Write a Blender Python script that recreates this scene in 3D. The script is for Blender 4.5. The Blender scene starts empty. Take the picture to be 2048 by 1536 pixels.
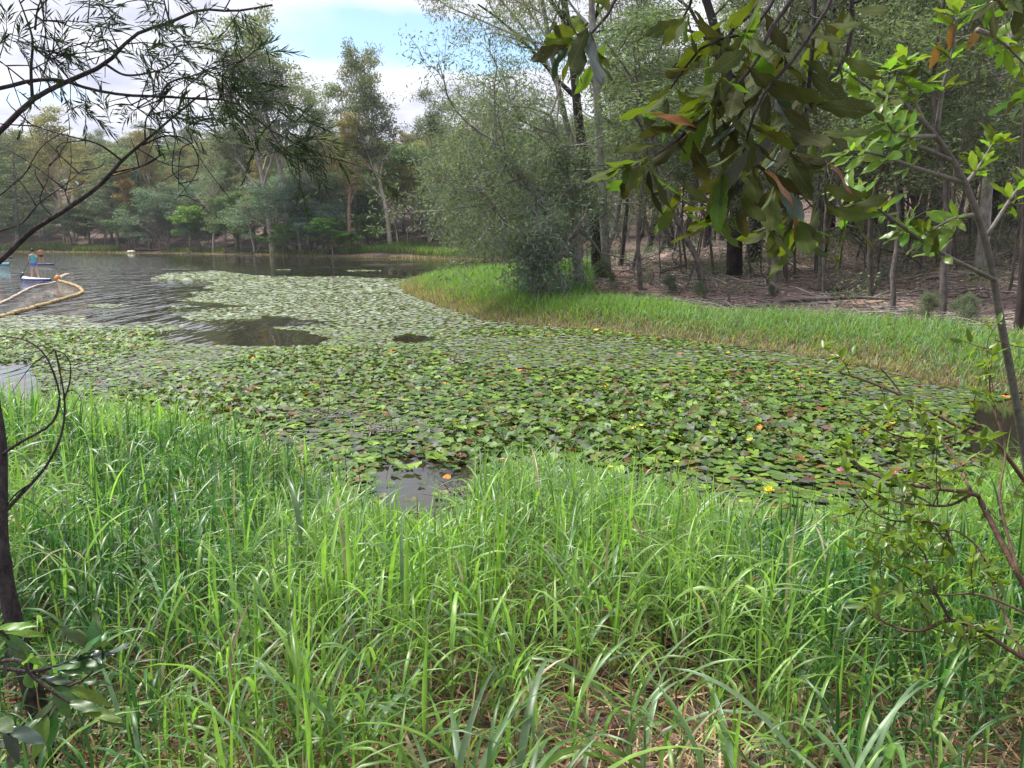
import bpy, math, random
import numpy as np
from mathutils import Vector, Matrix
R = math.radians
rng = np.random.default_rng(7)
random.seed(7)
sc = bpy.context.scene
C = sc.collection

# ------------------------------------------------------------------ camera, sky, sun, exposure
F, PITCH, CAMZ = 1547.0, R(10.55), 2.33
cam = bpy.data.cameras.new('camera')
cam.sensor_width = 36; cam.lens = 36 * F / 2048; cam.clip_end = 3000; cam.clip_start = 0.05
camo = bpy.data.objects.new('camera', cam); C.objects.link(camo)
camo.location = (0, 0, CAMZ); camo.rotation_euler = (R(90) - PITCH, 0, 0)
sc.camera = camo

SUN_EL, SUN_AZ = R(60), R(-58)           # azimuth from +Y, to the left
w = bpy.data.worlds.new("World"); sc.world = w; w.use_nodes = True
nt = w.node_tree; N = nt.nodes; L = nt.links; N.clear()
def wn(t, **k):
    n = N.new(t)
    for a, b in k.items(): setattr(n, a, b)
    return n
out = wn('ShaderNodeOutputWorld'); bg = wn('ShaderNodeBackground')
bg.inputs['Strength'].default_value = 0.1
sky = wn('ShaderNodeTexSky', sky_type='NISHITA'); sky.sun_disc = False
sky.sun_elevation = SUN_EL; sky.sun_rotation = SUN_AZ; sky.air_density = 1.0; sky.dust_density = 0.2; sky.ozone_density = 2.0
tc = wn('ShaderNodeTexCoord'); sep = wn('ShaderNodeSeparateXYZ'); L.new(tc.outputs['Generated'], sep.inputs[0])
def wm(op, a, b=None, c=None, clamp=False):
    n = wn('ShaderNodeMath', operation=op); n.use_clamp = clamp
    for i, v in enumerate((a, b, c)):
        if v is None: continue
        if isinstance(v, (int, float)): n.inputs[i].default_value = v
        else: L.new(v, n.inputs[i])
    return n.outputs[0]
zc = wm('ADD', wm('MAXIMUM', sep.outputs[2], 0.0), 0.16)
u = wm('DIVIDE', sep.outputs[0], zc); v = wm('DIVIDE', sep.outputs[1], zc)
comb = wn('ShaderNodeCombineXYZ'); L.new(u, comb.inputs[0]); L.new(v, comb.inputs[1])
cn = wn('ShaderNodeTexNoise'); cn.inputs['Scale'].default_value = 1.15; cn.inputs['Detail'].default_value = 9; cn.inputs['Roughness'].default_value = 0.62
L.new(comb.outputs[0], cn.inputs['Vector'])
wn2 = wn('ShaderNodeTexNoise'); wn2.inputs['Scale'].default_value = 3.2; wn2.inputs['Detail'].default_value = 7
L.new(comb.outputs[0], wn2.inputs['Vector'])
# gaps of blue between the clouds (cloud plane coordinates)
def gap(cu, cv, ru, rv, ang):
    du = wm('SUBTRACT', u, cu); dv = wm('SUBTRACT', v, cv)
    ca, sa = math.cos(ang), math.sin(ang)
    a = wm('ADD', wm('MULTIPLY', du, ca / ru), wm('MULTIPLY', dv, sa / ru))
    b = wm('ADD', wm('MULTIPLY', du, -sa / rv), wm('MULTIPLY', dv, ca / rv))
    d = wm('SQRT', wm('ADD', wm('MULTIPLY', a, a), wm('MULTIPLY', b, b)))
    d = wm('ADD', d, wm('MULTIPLY', wm('SUBTRACT', wn2.outputs['Fac'], 0.5), 1.9))
    return wm('SUBTRACT', 1.35, d, clamp=True)
def skyuv(px, py):
    d = Vector(((px - 1024) / F, math.cos(PITCH) - (py - 768) / F * math.sin(PITCH), -math.sin(PITCH) - (py - 768) / F * math.cos(PITCH))).normalized()
    return d.x / (d.z + .16), d.y / (d.z + .16)
(g1u, g1v), (g2u, g2v), (g3u, g3v) = skyuv(830, 85), skyuv(1010, 100), skyuv(40, 190)
gaps = wm('MAXIMUM', wm('MAXIMUM', gap(g1u, g1v, .42, .20, 0.15), gap(g2u, g2v, .30, .16, -.1)), wm('MULTIPLY', gap(g3u, g3v, .22, .12, 0.0), .45))
ramp = wn('ShaderNodeValToRGB'); ramp.color_ramp.elements[0].position = 0.30; ramp.color_ramp.elements[1].position = 0.44
L.new(cn.outputs['Fac'], ramp.inputs[0])
cover = wm('MULTIPLY', ramp.outputs[0], wm('SUBTRACT', 1.0, wm('MULTIPLY', gaps, 1.6, clamp=True)), clamp=True)
cr = wn('ShaderNodeValToRGB'); e = cr.color_ramp.elements
e[0].position = .40; e[0].color = (5.4, 5.45, 5.6, 1); e[1].position = .62; e[1].color = (3.2, 3.3, 4.1, 1)
L.new(wm('ADD', wm('MULTIPLY', cn.outputs['Fac'], .55), wm('MULTIPLY', wn2.outputs['Fac'], .45)), cr.inputs[0])
mixc = wn('ShaderNodeMix', data_type='RGBA'); L.new(cover, mixc.inputs[0]); L.new(sky.outputs[0], mixc.inputs[6]); L.new(cr.outputs[0], mixc.inputs[7])
L.new(mixc.outputs[2], bg.inputs['Color']); L.new(bg.outputs[0], out.inputs[0])

sl = bpy.data.lights.new('sun', 'SUN'); sl.energy = 3.7; sl.angle = R(15); sl.color = (1, .96, .88)
so = bpy.data.objects.new('sun', sl); C.objects.link(so)
sdir = Vector((math.sin(SUN_AZ) * math.cos(SUN_EL), math.cos(SUN_AZ) * math.cos(SUN_EL), math.sin(SUN_EL)))
so.rotation_euler = sdir.to_track_quat('Z', 'Y').to_euler()
sc.view_settings.view_transform = 'Standard'; sc.view_settings.look = 'None'
sc.view_settings.exposure = 1.25; sc.view_settings.gamma = 1; sc.view_settings.use_curve_mapping = False
sc.cycles.max_bounces = 8; sc.cycles.diffuse_bounces = 3; sc.cycles.transparent_max_bounces = 12
sc.cycles.transmission_bounces = 4; sc.cycles.glossy_bounces = 3
HAZE = 0.00018

# ------------------------------------------------------------------ picture <-> place
FW = np.array([0, math.cos(PITCH), -math.sin(PITCH)]); UP = np.array([0, math.sin(PITCH), math.cos(PITCH)])
CAM = np.array([0, 0, CAMZ])
def ray(x, y): return FW + (x - 1024) / F * np.array([1., 0, 0]) - (y - 768) / F * UP
def P(x, y, d):                          # the point seen at (x, y) whose world y is d
    r = ray(x, y); return CAM + r * (d / r[1])
def Wz(x, y, z=0.0):
    r = ray(x, y); return CAM + r * ((z - CAMZ) / r[2])
def pix(p):
    q = np.asarray(p, float) - CAM; dd = q @ FW
    return 1024 + F * q[..., 0] / dd, 768 - F * (q @ UP) / dd

def hsh(i, j, s=0):
    n = np.sin(i * 127.1 + j * 311.7 + s * 74.7) * 43758.5453
    return n - np.floor(n)
def nz(x, y, sc_=1.0, s=0):               # value noise 0..1
    x = np.asarray(x, float) * sc_; y = np.asarray(y, float) * sc_
    i, j = np.floor(x), np.floor(y); a, b = x - i, y - j
    a = a * a * (3 - 2 * a); b = b * b * (3 - 2 * b)
    return (hsh(i, j, s) * (1 - a) * (1 - b) + hsh(i + 1, j, s) * a * (1 - b) + hsh(i, j + 1, s) * (1 - a) * b + hsh(i + 1, j + 1, s) * a * b)

def inpoly(x, y, poly):
    x = np.asarray(x, float); y = np.asarray(y, float); c = np.zeros(x.shape, bool); n = len(poly)
    for i in range(n):
        x1, y1 = poly[i]; x2, y2 = poly[(i + 1) % n]
        if y1 == y2: continue
        c ^= ((y1 > y) != (y2 > y)) & (x < (x2 - x1) * (y - y1) / (y2 - y1) + x1)
    return c
def sdist(x, y, poly):                   # signed distance, positive inside
    x = np.asarray(x, float); y = np.asarray(y, float); d = np.full(x.shape, 1e9); n = len(poly)
    for i in range(n):
        x1, y1 = poly[i]; x2, y2 = poly[(i + 1) % n]; dx, dy = x2 - x1, y2 - y1
        t = np.clip(((x - x1) * dx + (y - y1) * dy) / (dx * dx + dy * dy + 1e-9), 0, 1)
        d = np.minimum(d, (x - x1 - t * dx) ** 2 + (y - y1 - t * dy) ** 2)
    return np.sqrt(d) * np.where(inpoly(x, y, poly), 1, -1)
def wp(pts): return [tuple(Wz(a, b)[:2]) for a, b in pts]
NEAR = [(-40, -30), (-40, 9.5)] + wp([(-300, 850), (0, 868), (150, 925), (350, 940), (560, 955), (640, 990), (700, 1050), (790, 1095), (900, 1095),
        (970, 1065), (1100, 1065), (1250, 1115), (1400, 1165), (1600, 1185), (1800, 1170), (1950, 1080), (2048, 1000), (2300, 930)]) + [(12, 7), (40, 6), (40, -30)]
FAR = wp([(2600, 905), (2200, 820), (2048, 790), (1900, 768), (1780, 735), (1600, 705), (1400, 683), (1200, 660), (1000, 640), (900, 612), (835, 588), (812, 570)]) + \
      [(-5.2, 41), (-1, 52), (5, 62), (9, 78), (8, 92)] + wp([(1040, 517), (900, 515), (700, 513), (500, 509), (350, 506), (250, 504), (100, 503), (0, 502.5), (-200, 502), (-600, 501)]) + \
      [(-330, 220), (-330, 520), (330, 520), (330, 6)]
def sdF(x, y): return sdist(x, y, FAR)
def H(x, y):
    x = np.asarray(x, float); y = np.asarray(y, float)
    a = sdist(x, y, NEAR) + (nz(x, y, 1.1, 3) - .5) * .5
    hn = np.where(a > 0, .70 * (1 - np.exp(-a / 2.2)), np.maximum(a * .35, -.5)) + np.where(a > 0, (nz(x, y, 2.3, 1) - .5) * .07, 0)
    b = sdF(x, y) + (nz(x, y, .5, 5) - .5) * .6
    far = np.clip((y - 60) / 50, 0, 1)
    s = .125 + .13 * far
    hill = s * np.maximum(b - 5.5, 0)
    cap = 13 + 19 * far
    hill = cap * (1 - np.exp(-hill / cap)) + (nz(x, y, .09, 8) - .5) * np.clip(b / 12, 0, 1) * 1.6
    hf = np.where(b > 0, .46 * (1 - np.exp(-b / 1.3)) + hill + (nz(x, y, .8, 9) - .5) * .12 * np.clip(b, 0, 1), np.maximum(b * .3, -.6))
    return np.maximum(hn, hf)
def G(x, y, far=300):                     # where the ray through (x, y) meets the ground
    r = ray(x, y); t = np.linspace(1.0, far, 6000); p = CAM + t[:, None] * r
    h = H(p[:, 0], p[:, 1]); k = np.argmax(p[:, 2] < np.maximum(h, 0)); return np.array([p[k, 0], p[k, 1], max(h[k], 0.0)])

# ------------------------------------------------------------------ mesh helpers
def mesh_np(name, V, faces, cols=None, smooth=True, uv=None):
    """V (n,3); faces: list of int arrays (m,k)"""
    me = bpy.data.meshes.new(name)
    V = np.ascontiguousarray(V, dtype=np.float32)
    faces = [np.asarray(f, dtype=np.int32) for f in faces if len(f)]
    me.vertices.add(len(V)); me.vertices.foreach_set('co', V.ravel())
    li = np.concatenate([f.ravel() for f in faces]); tot = np.concatenate([np.full(len(f), f.shape[1], np.int32) for f in faces])
    st = np.concatenate([[0], np.cumsum(tot)[:-1]]).astype(np.int32)
    me.loops.add(len(li)); me.loops.foreach_set('vertex_index', li)
    me.polygons.add(len(tot)); me.polygons.foreach_set('loop_start', st)
    me.update(calc_edges=True)
    if smooth: me.polygons.foreach_set('use_smooth', np.ones(len(tot), bool))
    if cols is not None:
        a = me.attributes.new('col', 'FLOAT_COLOR', 'POINT')
        c = np.ones((len(V), 4), np.float32); c[:, :3] = cols; a.data.foreach_set('color', c.ravel())
    me.validate(verbose=False) if len(V) < 200 else None
    return me
def link(name, me, mat=None, parent=None, loc=None):
    o = bpy.data.objects.new(name, me); C.objects.link(o)
    if mat is not None and me is not None and not me.materials: me.materials.append(mat)
    if parent is not None: o.parent = parent
    if loc is not None: o.location = loc
    return o
def tag(o, label=None, cat=None, group=None, kind=None):
    if label: o['label'] = label
    if cat: o['category'] = cat
    if group: o['group'] = group
    if kind: o['kind'] = kind
    return o
def empty(name, loc, label=None, cat=None, group=None):
    o = bpy.data.objects.new(name, None); C.objects.link(o); o.location = loc; o.empty_display_size = .1
    return tag(o, label, cat, group)
class MB:
    def __init__(s): s.v = []; s.f = {}; s.c = []; s.n = 0
    def add(s, V, F_, col=None):
        V = np.asarray(V, float).reshape(-1, 3)
        for f in F_:
            f = np.asarray(f)
            if len(f): s.f.setdefault(f.shape[1], []).append(f + s.n)
        s.v.append(V); s.n += len(V)
        if col is not None: s.c.append(np.broadcast_to(np.asarray(col, float), (len(V), 3)))
    def mesh(s, name, smooth=True):
        return mesh_np(name, np.concatenate(s.v), [np.concatenate(x) for x in s.f.values()], np.concatenate(s.c) if s.c else None, smooth)
def tube(pts, rad, k=6, cap=True):
    pts = np.asarray(pts, float); n = len(pts); rad = np.broadcast_to(np.asarray(rad, float), (n,))
    t = np.gradient(pts, axis=0); t /= np.linalg.norm(t, axis=1)[:, None] + 1e-9
    ref = np.array([0, 0, 1.]) if abs(t[:, 2]).mean() < .8 else np.array([1., 0, 0])
    a = np.cross(t, ref); a /= np.linalg.norm(a, axis=1)[:, None] + 1e-9; b = np.cross(t, a)
    ph = np.arange(k) * 2 * math.pi / k
    V = pts[:, None] + rad[:, None, None] * (np.cos(ph)[None, :, None] * a[:, None] + np.sin(ph)[None, :, None] * b[:, None])
    i = np.arange(n - 1)[:, None] * k; j = np.arange(k)[None]; j2 = (j + 1) % k
    Q = np.stack([i + j, i + j2, i + k + j2, i + k + j], -1).reshape(-1, 4)
    fs = [Q]
    if cap and k > 2: fs += [np.array([list(range(k))[::-1]]), np.array([[(n - 1) * k + q for q in range(k)]])]
    return V.reshape(-1, 3), fs
def spline(pts, n):                       # catmull-rom through points
    p = np.asarray(pts, float); p = np.vstack([2 * p[0] - p[1], p, 2 * p[-1] - p[-2]]); m = len(p) - 3
    tt = np.linspace(0, m - 1e-6, n); i = tt.astype(int); t = (tt - i)[:, None]
    a, b, c, d = p[i], p[i + 1], p[i + 2], p[i + 3]
    return .5 * (2 * b + (c - a) * t + (2 * a - 5 * b + 4 * c - d) * t ** 2 + (3 * b - a - 3 * c + d) * t ** 3)
def unit(v): return v / (np.linalg.norm(v, axis=-1, keepdims=True) + 1e-9)
def leaves_np(c, d, nrm, ln, wd, shape=6, fold=.15, droop=.12):
    """lance-shaped leaves: base c, axis d, normal nrm"""
    c = np.asarray(c, float); d = unit(d); s = unit(np.cross(d, nrm)); n = np.cross(s, d)
    ln = np.broadcast_to(ln, (len(c),))[:, None]; wd = np.broadcast_to(wd, (len(c),))[:, None]
    if shape == 4:
        V = np.stack([c, c + d * ln * .5 + s * wd * .5, c + d * ln - n * ln * droop, c + d * ln * .5 - s * wd * .5], 1)
        k = 4; f = [np.arange(len(c))[:, None] * 4 + np.array([[0, 1, 2, 3]])]
    else:
        V = np.stack([c, c + d * ln * .3 + s * wd * .45 + n * wd * fold, c + d * ln * .65 + s * wd * .38 + n * wd * fold - n * ln * droop * .5,
                      c + d * ln - n * ln * droop, c + d * ln * .65 - s * wd * .38 + n * wd * fold - n * ln * droop * .5, c + d * ln * .3 - s * wd * .45 + n * wd * fold,
                      c + d * ln * .35, c + d * ln * .66 - n * ln * droop * .5], 1)
        k = 8; o = np.arange(len(c))[:, None] * 8
        f = [np.concatenate([o + np.array([[1, 2, 7, 6]]), o + np.array([[6, 7, 4, 5]])]),
             np.concatenate([o + np.array([[0, 1, 6]]), o + np.array([[0, 6, 5]]), o + np.array([[2, 3, 7]]), o + np.array([[7, 3, 4]])])]
    return V.reshape(-1, 3), f

# ------------------------------------------------------------------ materials
def newmat(name):
    m = bpy.data.materials.new(name); m.use_nodes = True; t = m.node_tree; t.nodes.clear()
    o = t.nodes.new('ShaderNodeOutputMaterial'); return m, t, o
def node(t, ty, **k):
    n = t.nodes.new(ty)
    for a, b in k.items():
        if a == 'inp':
            for q, z in b.items():
                if hasattr(z, 'node'): t.links.new(z, n.inputs[q])
                else: n.inputs[q].default_value = z
        else: setattr(n, a, b)
    return n
def rampn(t, fac, stops, interp='LINEAR'):
    r = t.nodes.new('ShaderNodeValToRGB'); el = r.color_ramp.elements; r.color_ramp.interpolation = interp
    while len(el) < len(stops): el.new(.5)
    for q, (p_, c_) in zip(el, stops): q.position = p_; q.color = (*c_, 1)
    t.links.new(fac, r.inputs[0]); return r.outputs[0]
def leafmat(name, cols=None, transl=.35, rough=.45, spec=.4, tc_=(1.15, 1.25, .55), attr=False, objvar=.25, back=None, holes=False, veins=False, cvar=.35):
    m, t, o = newmat(name)
    geo = node(t, 'ShaderNodeNewGeometry'); oi = node(t, 'ShaderNodeObjectInfo')
    rnd = geo.outputs['Random Per Island']
    if attr:
        col = node(t, 'ShaderNodeAttribute', attribute_name='col').outputs['Color']
        mr = node(t, 'ShaderNodeMapRange', inp={0: rnd, 3: 1 - cvar, 4: 1 + cvar})
        col = node(t, 'ShaderNodeVectorMath', operation='SCALE', inp={0: col, 3: mr.outputs[0]}).outputs[0]
    else:
        col = rampn(t, rnd, [(i / max(len(cols) - 1, 1), c) for i, c in enumerate(cols)])
    ov = node(t, 'ShaderNodeMapRange', inp={0: oi.outputs['Random'], 3: 1 - objvar, 4: 1 + objvar}).outputs[0]
    hs = node(t, 'ShaderNodeHueSaturation', inp={'Hue': node(t, 'ShaderNodeMapRange', inp={0: oi.outputs['Random'], 3: .5 - objvar * .10, 4: .5 + objvar * .10}).outputs[0], 'Saturation': 1.0, 'Value': ov, 'Color': col})
    col = hs.outputs[0]
    tcn = node(t, 'ShaderNodeTexCoord')
    nn = node(t, 'ShaderNodeTexNoise', inp={'Vector': tcn.outputs['Object'], 'Scale': 25.0 if not veins else 60., 'Detail': 3.0})
    col = node(t, 'ShaderNodeVectorMath', operation='SCALE', inp={0: col, 3: node(t, 'ShaderNodeMapRange', inp={0: nn.outputs['Fac'], 1: .3, 2: .7, 3: .8, 4: 1.2}).outputs[0]}).outputs[0]
    if back is not None:
        mx = node(t, 'ShaderNodeMix', data_type='RGBA', inp={0: geo.outputs['Backfacing'], 6: col, 7: (*back, 1)}); colf = mx.outputs[2]
    else: colf = col
    if veins:
        sx = node(t, 'ShaderNodeSeparateXYZ', inp={0: tcn.outputs['Object']}); ax = node(t, 'ShaderNodeMath', operation='ABSOLUTE', inp={0: sx.outputs[0]}).outputs[0]
        mid = node(t, 'ShaderNodeMapRange', inp={0: ax, 1: .004, 2: .012, 3: 1.0, 4: 0.0}).outputs[0]
        sv_ = node(t, 'ShaderNodeMath', operation='SINE', inp={0: node(t, 'ShaderNodeMath', operation='MULTIPLY', inp={0: node(t, 'ShaderNodeMath', operation='SUBTRACT', inp={0: sx.outputs[1], 1: node(t, 'ShaderNodeMath', operation='MULTIPLY', inp={0: ax, 1: .9}).outputs[0]}).outputs[0], 1: 80.0}).outputs[0]}).outputs[0]
        side_ = node(t, 'ShaderNodeMapRange', inp={0: sv_, 1: .86, 2: 1.0, 3: 0.0, 4: .6}).outputs[0]
        vm = node(t, 'ShaderNodeMath', operation='MAXIMUM', inp={0: mid, 1: side_}).outputs[0]
        vs = node(t, 'ShaderNodeMapRange', inp={0: vm, 3: 1.0, 4: 1.8}).outputs[0]
        colf = node(t, 'ShaderNodeVectorMath', operation='SCALE', inp={0: colf, 3: vs}).outputs[0]
        col = node(t, 'ShaderNodeVectorMath', operation='SCALE', inp={0: col, 3: node(t, 'ShaderNodeMapRange', inp={0: vm, 3: 1.0, 4: .6}).outputs[0]}).outputs[0]
    pb = node(t, 'ShaderNodeBsdfPrincipled', inp={'Base Color': colf, 'Roughness': rough, 'Specular IOR Level': spec})
    tcol = node(t, 'ShaderNodeVectorMath', operation='MULTIPLY', inp={0: col, 1: tc_}).outputs[0]
    tb = node(t, 'ShaderNodeBsdfTranslucent', inp={'Color': tcol})
    ms = node(t, 'ShaderNodeMixShader', inp={0: transl, 1: pb.outputs[0], 2: tb.outputs[0]})
    res = ms.outputs[0]
    if veins:
        bm_ = node(t, 'ShaderNodeBump', inp={'Strength': .25, 'Distance': .003, 'Height': nn.outputs['Fac']}); t.links.new(bm_.outputs[0], pb.inputs['Normal'])
    if holes:
        vo = node(t, 'ShaderNodeTexVoronoi', inp={'Vector': node(t, 'ShaderNodeVectorMath', operation='ADD', inp={0: tcn.outputs['Object'], 1: oi.outputs['Location']}).outputs[0], 'Scale': 48.0})
        n2 = node(t, 'ShaderNodeTexNoise', inp={'Vector': tcn.outputs['Object'], 'Scale': 14.0})
        a = node(t, 'ShaderNodeMath', operation='LESS_THAN', inp={0: vo.outputs['Distance'], 1: .2}).outputs[0]
        b = node(t, 'ShaderNodeMath', operation='GREATER_THAN', inp={0: n2.outputs['Fac'], 1: .57}).outputs[0]
        h_ = node(t, 'ShaderNodeMath', operation='MULTIPLY', inp={0: a, 1: b}).outputs[0]
        tr = node(t, 'ShaderNodeBsdfTransparent')
        res = node(t, 'ShaderNodeMixShader', inp={0: h_, 1: res, 2: tr.outputs[0]}).outputs[0]
    t.links.new(res, o.inputs[0]); return m
def bark(name, c1, c2, scale=6, stretch=6, bump=.6, rough=.9):
    m, t, o = newmat(name)
    tc_ = node(t, 'ShaderNodeTexCoord'); mp = node(t, 'ShaderNodeMapping', inp={'Vector': tc_.outputs['Object'], 'Scale': (scale * stretch, scale * stretch, scale)})
    n1 = node(t, 'ShaderNodeTexNoise', inp={'Vector': mp.outputs[0], 'Scale': 1.0, 'Detail': 6.0, 'Roughness': .65})
    n2 = node(t, 'ShaderNodeTexNoise', inp={'Vector': tc_.outputs['Object'], 'Scale': 2.5, 'Detail': 4.0})
    f = node(t, 'ShaderNodeMath', operation='ADD', inp={0: n1.outputs['Fac'], 1: node(t, 'ShaderNodeMath', operation='MULTIPLY_ADD', inp={0: n2.outputs['Fac'], 1: .8, 2: -.4}).outputs[0]}).outputs[0]
    oi = node(t, 'ShaderNodeObjectInfo')
    col = rampn(t, f, [(.3, c1), (.7, c2)])
    col = node(t, 'ShaderNodeVectorMath', operation='SCALE', inp={0: col, 3: node(t, 'ShaderNodeMapRange', inp={0: oi.outputs['Random'], 3: .7, 4: 1.3}).outputs[0]}).outputs[0]
    b = node(t, 'ShaderNodeBump', inp={'Strength': bump, 'Distance': .03, 'Height': n1.outputs['Fac']})
    pb = node(t, 'ShaderNodeBsdfPrincipled', inp={'Base Color': col, 'Roughness': rough, 'Specular IOR Level': .25, 'Normal': b.outputs[0]})
    t.links.new(pb.outputs[0], o.inputs[0]); return m
def plain(name, c, rough=.6, spec=.4, var=.15, scale=8, bump=0):
    m, t, o = newmat(name)
    tc_ = node(t, 'ShaderNodeTexCoord'); n1 = node(t, 'ShaderNodeTexNoise', inp={'Vector': tc_.outputs['Object'], 'Scale': float(scale), 'Detail': 5.0})
    col = node(t, 'ShaderNodeVectorMath', operation='SCALE', inp={0: c, 3: node(t, 'ShaderNodeMapRange', inp={0: n1.outputs['Fac'], 1: .3, 2: .7, 3: 1 - var, 4: 1 + var}).outputs[0]}).outputs[0]
    pb = node(t, 'ShaderNodeBsdfPrincipled', inp={'Base Color': col, 'Roughness': rough, 'Specular IOR Level': spec})
    if bump:
        b = node(t, 'ShaderNodeBump', inp={'Strength': bump, 'Distance': .02, 'Height': n1.outputs['Fac']}); t.links.new(b.outputs[0], pb.inputs['Normal'])
    t.links.new(pb.outputs[0], o.inputs[0]); return m

M = {}
M['grass'] = leafmat('grass_blades', attr=True, transl=.48, rough=.38, spec=.55, tc_=(1.2, 1.3, .8), objvar=0, cvar=.25)
M['grass2'] = leafmat('grass_blades_far', attr=True, transl=.45, rough=.5, spec=.4, tc_=(1.3, 1.3, .55), objvar=0, cvar=.25)
M['straw'] = leafmat('dry_straw', attr=True, transl=.15, rough=.7, spec=.2, tc_=(1.1, 1, .8), objvar=0, cvar=.4)
M['litter'] = leafmat('leaf_litter', attr=True, transl=.05, rough=.7, spec=.25, tc_=(1, 1, 1), objvar=0, cvar=.45)
M['pad'] = leafmat('lily_pad', attr=True, transl=.22, rough=.5, spec=.28, tc_=(1.2, 1.3, .4), objvar=0, back=(.09, .045, .025), cvar=.3)
def padm(name, cols): return leafmat(name, cols=cols, transl=.2, rough=.5, spec=.28, tc_=(1.2, 1.3, .4), objvar=.3, back=(.10, .05, .03))
M['gum_leaf'] = leafmat('gum_foliage', [(0.126, 0.161, 0.084), (0.182, 0.217, 0.112), (0.266, 0.287, 0.168), (0.196, 0.182, 0.112)], transl=.3, spec=.2, rough=.6, objvar=.25)
M['gum_leaf_warm'] = leafmat('warm_gum_foliage', [(0.210, 0.189, 0.084), (0.280, 0.238, 0.098), (0.182, 0.210, 0.084), (0.364, 0.294, 0.112)], transl=.3, spec=.2, rough=.6, objvar=.2)
M['gum_leaf_dark'] = leafmat('dark_gum_foliage', [(0.084, 0.119, 0.063), (0.119, 0.161, 0.084), (0.175, 0.203, 0.126), (0.112, 0.119, 0.084)], transl=.3, spec=.2, rough=.6, objvar=.25)
M['scrub_leaf'] = leafmat('scrub_foliage', [(0.098, 0.161, 0.077), (0.140, 0.217, 0.105), (0.210, 0.280, 0.154), (0.126, 0.154, 0.098)], transl=.35, spec=.2, rough=.6, objvar=.3)
M['blue_leaf'] = leafmat('bluish_foliage', [(0.105, 0.168, 0.126), (0.140, 0.210, 0.161), (0.210, 0.273, 0.224)], transl=.3, spec=.2, rough=.6, objvar=.25)
M['bright_leaf'] = leafmat('bright_foliage', [(.09, .19, .035), (.14, .27, .05), (.2, .33, .08)], transl=.4, objvar=.15)
M['orange_leaf'] = leafmat('ochre_foliage', [(.32, .20, .05), (.25, .17, .05), (.16, .15, .06), (.38, .25, .06)], transl=.3, objvar=.1)
M['pine_leaf'] = leafmat('pine_foliage', [(0.084, 0.126, 0.063), (0.140, 0.182, 0.077), (0.252, 0.266, 0.112)], transl=.25, spec=.2, objvar=.2)
M['wattle_leaf'] = leafmat('wattle_foliage', [(.085, .12, .075), (.13, .17, .11), (.185, .225, .16), (.13, .135, .11)], transl=.4, rough=.6, spec=.2, objvar=.2)
M['sapling_leaf'] = leafmat('sapling_foliage', [(.085, .115, .07), (.125, .16, .10), (.18, .215, .14)], transl=.4, spec=.2, rough=.6, objvar=.25)
M['bark_grey'] = bark('grey_bark', (.12, .11, .105), (.30, .28, .26), 2, 5)
M['bark_pale'] = bark('pale_bark', (.34, .30, .26), (.58, .53, .46), 1.2, 3, .3)
M['bark_warm'] = bark('warm_bark', (.25, .16, .10), (.50, .37, .26), 1.2, 3, .3)
M['bark_dark'] = bark('dark_furrowed_bark', (.012, .010, .010), (.07, .055, .05), 3, 7, 1.0)
M['bark_mid'] = bark('brown_grey_bark', (.05, .042, .038), (.16, .14, .125), 4, 5)
M['bark_near'] = bark('near_dark_bark', (.018, .014, .016), (.075, .06, .06), 22, 2.5, .8)
M['bark_smooth'] = bark('smooth_grey_bark', (.07, .065, .055), (.17, .155, .135), 30, 1.4, .25, .6)
M['stem_brown'] = bark('reddish_stem', (.05, .028, .02), (.14, .085, .06), 40, 2, .3, .6)
M['dead_wood'] = bark('dead_wood', (.14, .12, .11), (.34, .31, .29), 10, 3, .5)

# ------------------------------------------------------------------ SETTING: ground, water, footpath
def axis(lo, hi, n, c, p=2.2):
    t = np.linspace(-1, 1, n); s = np.sign(t) * abs(t) ** p
    return np.where(s < 0, c + s * (c - lo), c + s * (hi - c))
gx = axis(-330, 330, 300, 1.0, 2.4); gy = axis(-30, 515, 340, 6, 2.4)
gx = np.unique(np.concatenate([gx, np.arange(-12, 22, .22)])); gy = np.unique(np.concatenate([gy, np.arange(-2, 40, .22)]))
X, Y = np.meshgrid(gx, gy); Z = H(X, Y)
nx, ny = len(gx), len(gy); idx = np.arange(nx * ny).reshape(ny, nx)
me = mesh_np('ground', np.stack([X.ravel(), Y.ravel(), Z.ravel()], 1), [np.stack([idx[:-1, :-1], idx[:-1, 1:], idx[1:, 1:], idx[1:, :-1]], -1).reshape(-1, 4)])
m, t, o = newmat('forest_floor')
tc_ = node(t, 'ShaderNodeTexCoord')
n1 = node(t, 'ShaderNodeTexNoise', inp={'Vector': tc_.outputs['Object'], 'Scale': .6, 'Detail': 6.0})
n2 = node(t, 'ShaderNodeTexNoise', inp={'Vector': tc_.outputs['Object'], 'Scale': 14.0, 'Detail': 8.0, 'Roughness': .75})
vo = node(t, 'ShaderNodeTexVoronoi', inp={'Vector': tc_.outputs['Object'], 'Scale': 16.0})
fa = node(t, 'ShaderNodeMath', operation='MULTIPLY_ADD', inp={0: n1.outputs['Fac'], 1: .6, 2: node(t, 'ShaderNodeMath', operation='MULTIPLY_ADD', inp={0: n2.outputs['Fac'], 1: .9, 2: -.25}).outputs[0]}).outputs[0]
col = rampn(t, fa, [(.25, (.035, .026, .023)), (.42, (.10, .070, .060)), (.58, (.17, .125, .108)), (.8, (.30, .235, .205))])
bp = node(t, 'ShaderNodeBump', inp={'Strength': .8, 'Distance': .04, 'Height': vo.outputs['Distance']})
pb = node(t, 'ShaderNodeBsdfPrincipled', inp={'Base Color': col, 'Roughness': .95, 'Specular IOR Level': .15, 'Normal': bp.outputs[0]})
t.links.new(pb.outputs[0], o.inputs[0])
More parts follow.
